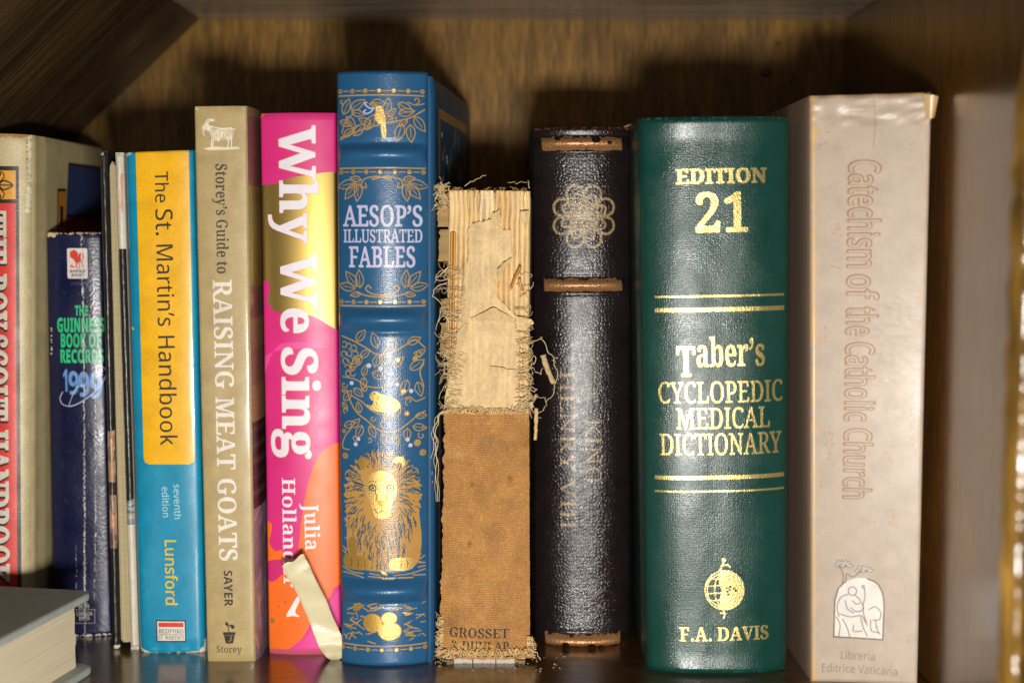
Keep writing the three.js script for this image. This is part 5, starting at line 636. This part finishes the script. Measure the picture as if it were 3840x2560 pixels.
  a.text(X, 'Libreria', [3153, 2469], [3277, 2471], 32, SANS, '#857668'); a.text(X, 'Editrice Vaticana', [3083, 2517], [3357, 2524], 32, SANS, '#857668');
  // yellowed long edges, foxing, tape over the head
  for (let k = 0; k < 420; k++) { const v = rr(350, 2560); a.dot(X, `rgba(206,158,86,${rr(0.1, 0.4)})`, 3042 + rr(0, 22) * rnd() + 4, v, rr(2, 8), rr(4, 26)); } for (let k = 0; k < 160; k++) a.dot(X, `rgba(196,150,96,${rr(0.1, 0.35)})`, lerp(3474, 3432, rnd()), rr(350, 2560), rr(2, 5), rr(3, 16));
  for (let k = 0; k < 46; k++) a.dot(X, `rgba(176,122,60,${rr(0.2, 0.6)})`, rr(3080, 3420), rr(400, 2500), rr(1, 5)); for (const [cu, cv2, n] of [[3110, 1640, 14], [3090, 1250, 14], [3115, 1725, 10], [3140, 860, 8], [3340, 1930, 6], [3330, 1700, 6]]) for (let k = 0; k < n; k++) a.dot(X, `rgba(172,118,58,${rr(0.15, 0.4)})`, cu + rr(-18, 18), cv2 + rr(-30, 30), rr(2, 7)); wornEdge(a, X, '#cfa667', [[3044, 362], [3478, 356]], 6, 70);
  a.curve(X, 'rgba(140,110,80,0.5)', 4, [[3274, 370], [3280, 440], [3272, 560]]); a.curve(X, 'rgba(150,110,70,0.5)', 4, [[3070, 545], [3090, 538], [3106, 530]]); a.curve(X, 'rgba(150,110,70,0.5)', 4, [[3110, 990], [3130, 1000], [3156, 1006]]);
  for (let k = 0; k < 24; k++) { const v = rr(1480, 1680); a.line(X, 'rgba(150,100,60,0.6)', 2, [[3395 + rr(0, 30), v], [3400 + rr(0, 30), v + rr(6, 20)]]); }
  const w0 = a.w, crease = (x, y) => 0.4 * (fbm(x * 0.016, y * 0.02, 101) - 0.5) + 0.14 * (noise(x * 0.12, y * 0.05, 103) - 0.5);
  add(g, 'spine', spineGeo(q, { sag: 0, er: 0.0012, ter: 0.0009, thick: 0.0008, pow: 2.4, ny: 120, extra: (s, t) => 0.0052 * s * s + 0.00012 * (fbm(s * 3, t * 10, 95) - 0.5) + (t > 0.955 ? 0.0016 * (noise(s * 9, t * 120, 96) - 0.5) : 0) }), mat({ ...a.maps({ rough: 0.46, roughVar: 0.06, speck: 0.06, bump: 0.0005, grain: (x, y, s, t) => { const i = (Math.min(a.h - 1, (t * a.h) | 0) * a.w + Math.min(a.w - 1, (s * a.w) | 0)) * 4 + 3; return 0.45 + 0.1 * crease(x, y) + (s > 0.45 && t > 0.3 && t < 0.62 ? 0.22 * (noise(x * 0.045, y * 0.075, 105) - 0.5) * sstep(0.45, 0.65, s) * sstep(0.3, 0.38, t) * sstep(0.62, 0.54, t) : 0) + 0.16 * ed2[i] / 255; } }), clearcoat: 0.1, clearcoatRoughness: 0.2 }));
  const x0 = q.bl.x, z0 = q.bl.z, lm = mat({ color: srgb(188, 158, 138), roughness: 0.2, clearcoat: 1, clearcoatRoughness: 0.08 });
  add(g, 'back_cover', coverGeo(q, -1, [[x0 - 0.0004, backZ + 0.004], [x0 - 0.0004, z0 - 0.016], [x0 - 0.0002, z0 - 0.006], [x0 + 0.0006, z0 - 0.0012]], 0.0006), lm);
  add(g, 'front_cover', coverGeo(q, 1, [[q.br.x - 0.0003, q.br.z + 0.004], [q.br.x + 0.0008, q.br.z - 0.002], [q.br.x + 0.001, backZ + 0.004]], 0.0006), mat({ color: srgb(176, 142, 112), roughness: 0.4 }));
  // curled head corner
  const hc = [[3462, 352], [3518, 362], [3506, 440], [3476, 448]].map(([cu, cv2], k) => atDepth(cu, cv2, Z - 0.0052 - (k === 1 ? 0.0015 : 0.0002)).sub(q.base)), bq = (s, t) => hc[3].clone().lerp(hc[2], s).lerp(hc[0].clone().lerp(hc[1], s), t).add(V(0, 0, 0.0012 * Math.sin(s * 3.1) + 0.0006 * t));
  add(g, 'curled_corner', sheet(10, 10, bq, 0.0005), mat({ color: srgb(196, 164, 116), roughness: 0.35, clearcoat: 0.4, clearcoatRoughness: 0.2 }));
  pageBlock(g, q, 0.0012, 0.14, { top: 0.0006, bot: 0.0004 });
}
{ // 12 -- grey cloth book lying flat in front, fore-edge to the right
  const y0 = 0, th = 0.0335, cz = CAM_Z - 0.566, cx = xAtFloor(346, 0.566), near = V(-0.19, 0, 0.982), far = V(-0.982, 0, -0.19), up = V(0, 1, 0), base = V(cx, 0, cz), g = thing('lying_book', 'grey-blue cloth book lying flat with cream page edges', 'book', base);
  const D = 0.2, W = 0.135, rC = 0.0022, board = 0.0032;
  const slate = dataTex(256, 256, (x, y) => { const k = 0.9 + 0.12 * LAT[(x * 31 + y * 17) & 65535] + 0.12 * (fbm(x * 0.05, y * 0.05, 120) - 0.5) + 0.06 * (x % 4 < 2) * (y % 4 < 2); return [172 * k, 180 * k, 176 * k]; }, true), sb = dataTex(256, 256, (x, y) => { const v = 90 * (x % 4 < 2) + 90 * (y % 4 < 2) + 60 * LAT[(x * 31 + y * 17) & 65535]; return [v, v, v]; });
  const cloth = mat({ map: slate, bumpMap: sb, bumpScale: 0.00015, roughness: 0.75 }); slate.repeat.set(18, 18); sb.repeat.set(18, 18);
  const cover = (yb, name) => { // rounded corner outline, rounded edges
    const s = new THREE.Shape(), r = 0.006; s.moveTo(r, 0); s.lineTo(W, 0); s.lineTo(W, D); s.lineTo(0, D); s.lineTo(0, r); s.quadraticCurveTo(0, 0, r, 0);
    const e = new THREE.ExtrudeGeometry(s, { depth: board - 0.002, bevelEnabled: true, bevelThickness: 0.001, bevelSize: 0.0012, bevelSegments: 4, curveSegments: 8 });
    const m = new THREE.Matrix4().makeBasis(far, near, up.clone()); e.applyMatrix4(m.setPosition(0, yb + 0.001, 0)); const p = e.attributes.position; return add(g, name, e, cloth); };
  cover(0, 'back_cover'); cover(th - board, 'front_cover');
  const i = 0.0046, P = (f, n, y) => far.clone().multiplyScalar(f).addScaledVector(near, n).add(V(0, y, 0)), ya = board, yb = th - board, layers = 24;
  const pg = [0, 1, 2].map((k) => mat({ map: dataTex(64, 256, (x, y) => { const v = 0.94 + 0.12 * (LAT[(y * 53 + k * 977) & 65535] - 0.5) + 0.04 * LAT[(x + y * 64) & 65535]; return [250 * v, 234 * v, 200 * v].map((c) => clamp(c, 0, 255)); }, true), bumpMap: dataTex(8, 256, (x, y) => { const v = 255 * LAT[(y * 53 + k * 977) & 65535]; return [v, v, v]; }), bumpScale: 0.00008, roughness: 0.95 }));
  for (let k = 0; k < 6; k++) { const o = i + rr(0, 0.0004), a0 = lerp(ya, yb, k / 6) + (k ? 0.000012 : 0), a1 = lerp(ya, yb, (k + 1) / 6) - 0.000012, d = rr(0, 0.0003); add(g, 'page_section', block([P(o, D - 0.004, a0), P(o, i + d, a0), P(o, i + d, a1), P(o, D - 0.004, a1)], [P(W - 0.003, D - 0.004, a0), P(W - 0.003, i + d, a0), P(W - 0.003, i + d, a1), P(W - 0.003, D - 0.004, a1)], 120), pg[k % 3]); }
  add(g, 'spine', block([P(W - 0.003, D, 0.0005), P(W - 0.003, 0.001, 0.0005), P(W - 0.003, 0.001, th - 0.0005), P(W - 0.003, D, th - 0.0005)], [P(W, D, 0.0005), P(W, 0.001, 0.0005), P(W, 0.001, th - 0.0005), P(W, D, th - 0.0005)], 1), cloth);
}
renderer.render(scene, camera);
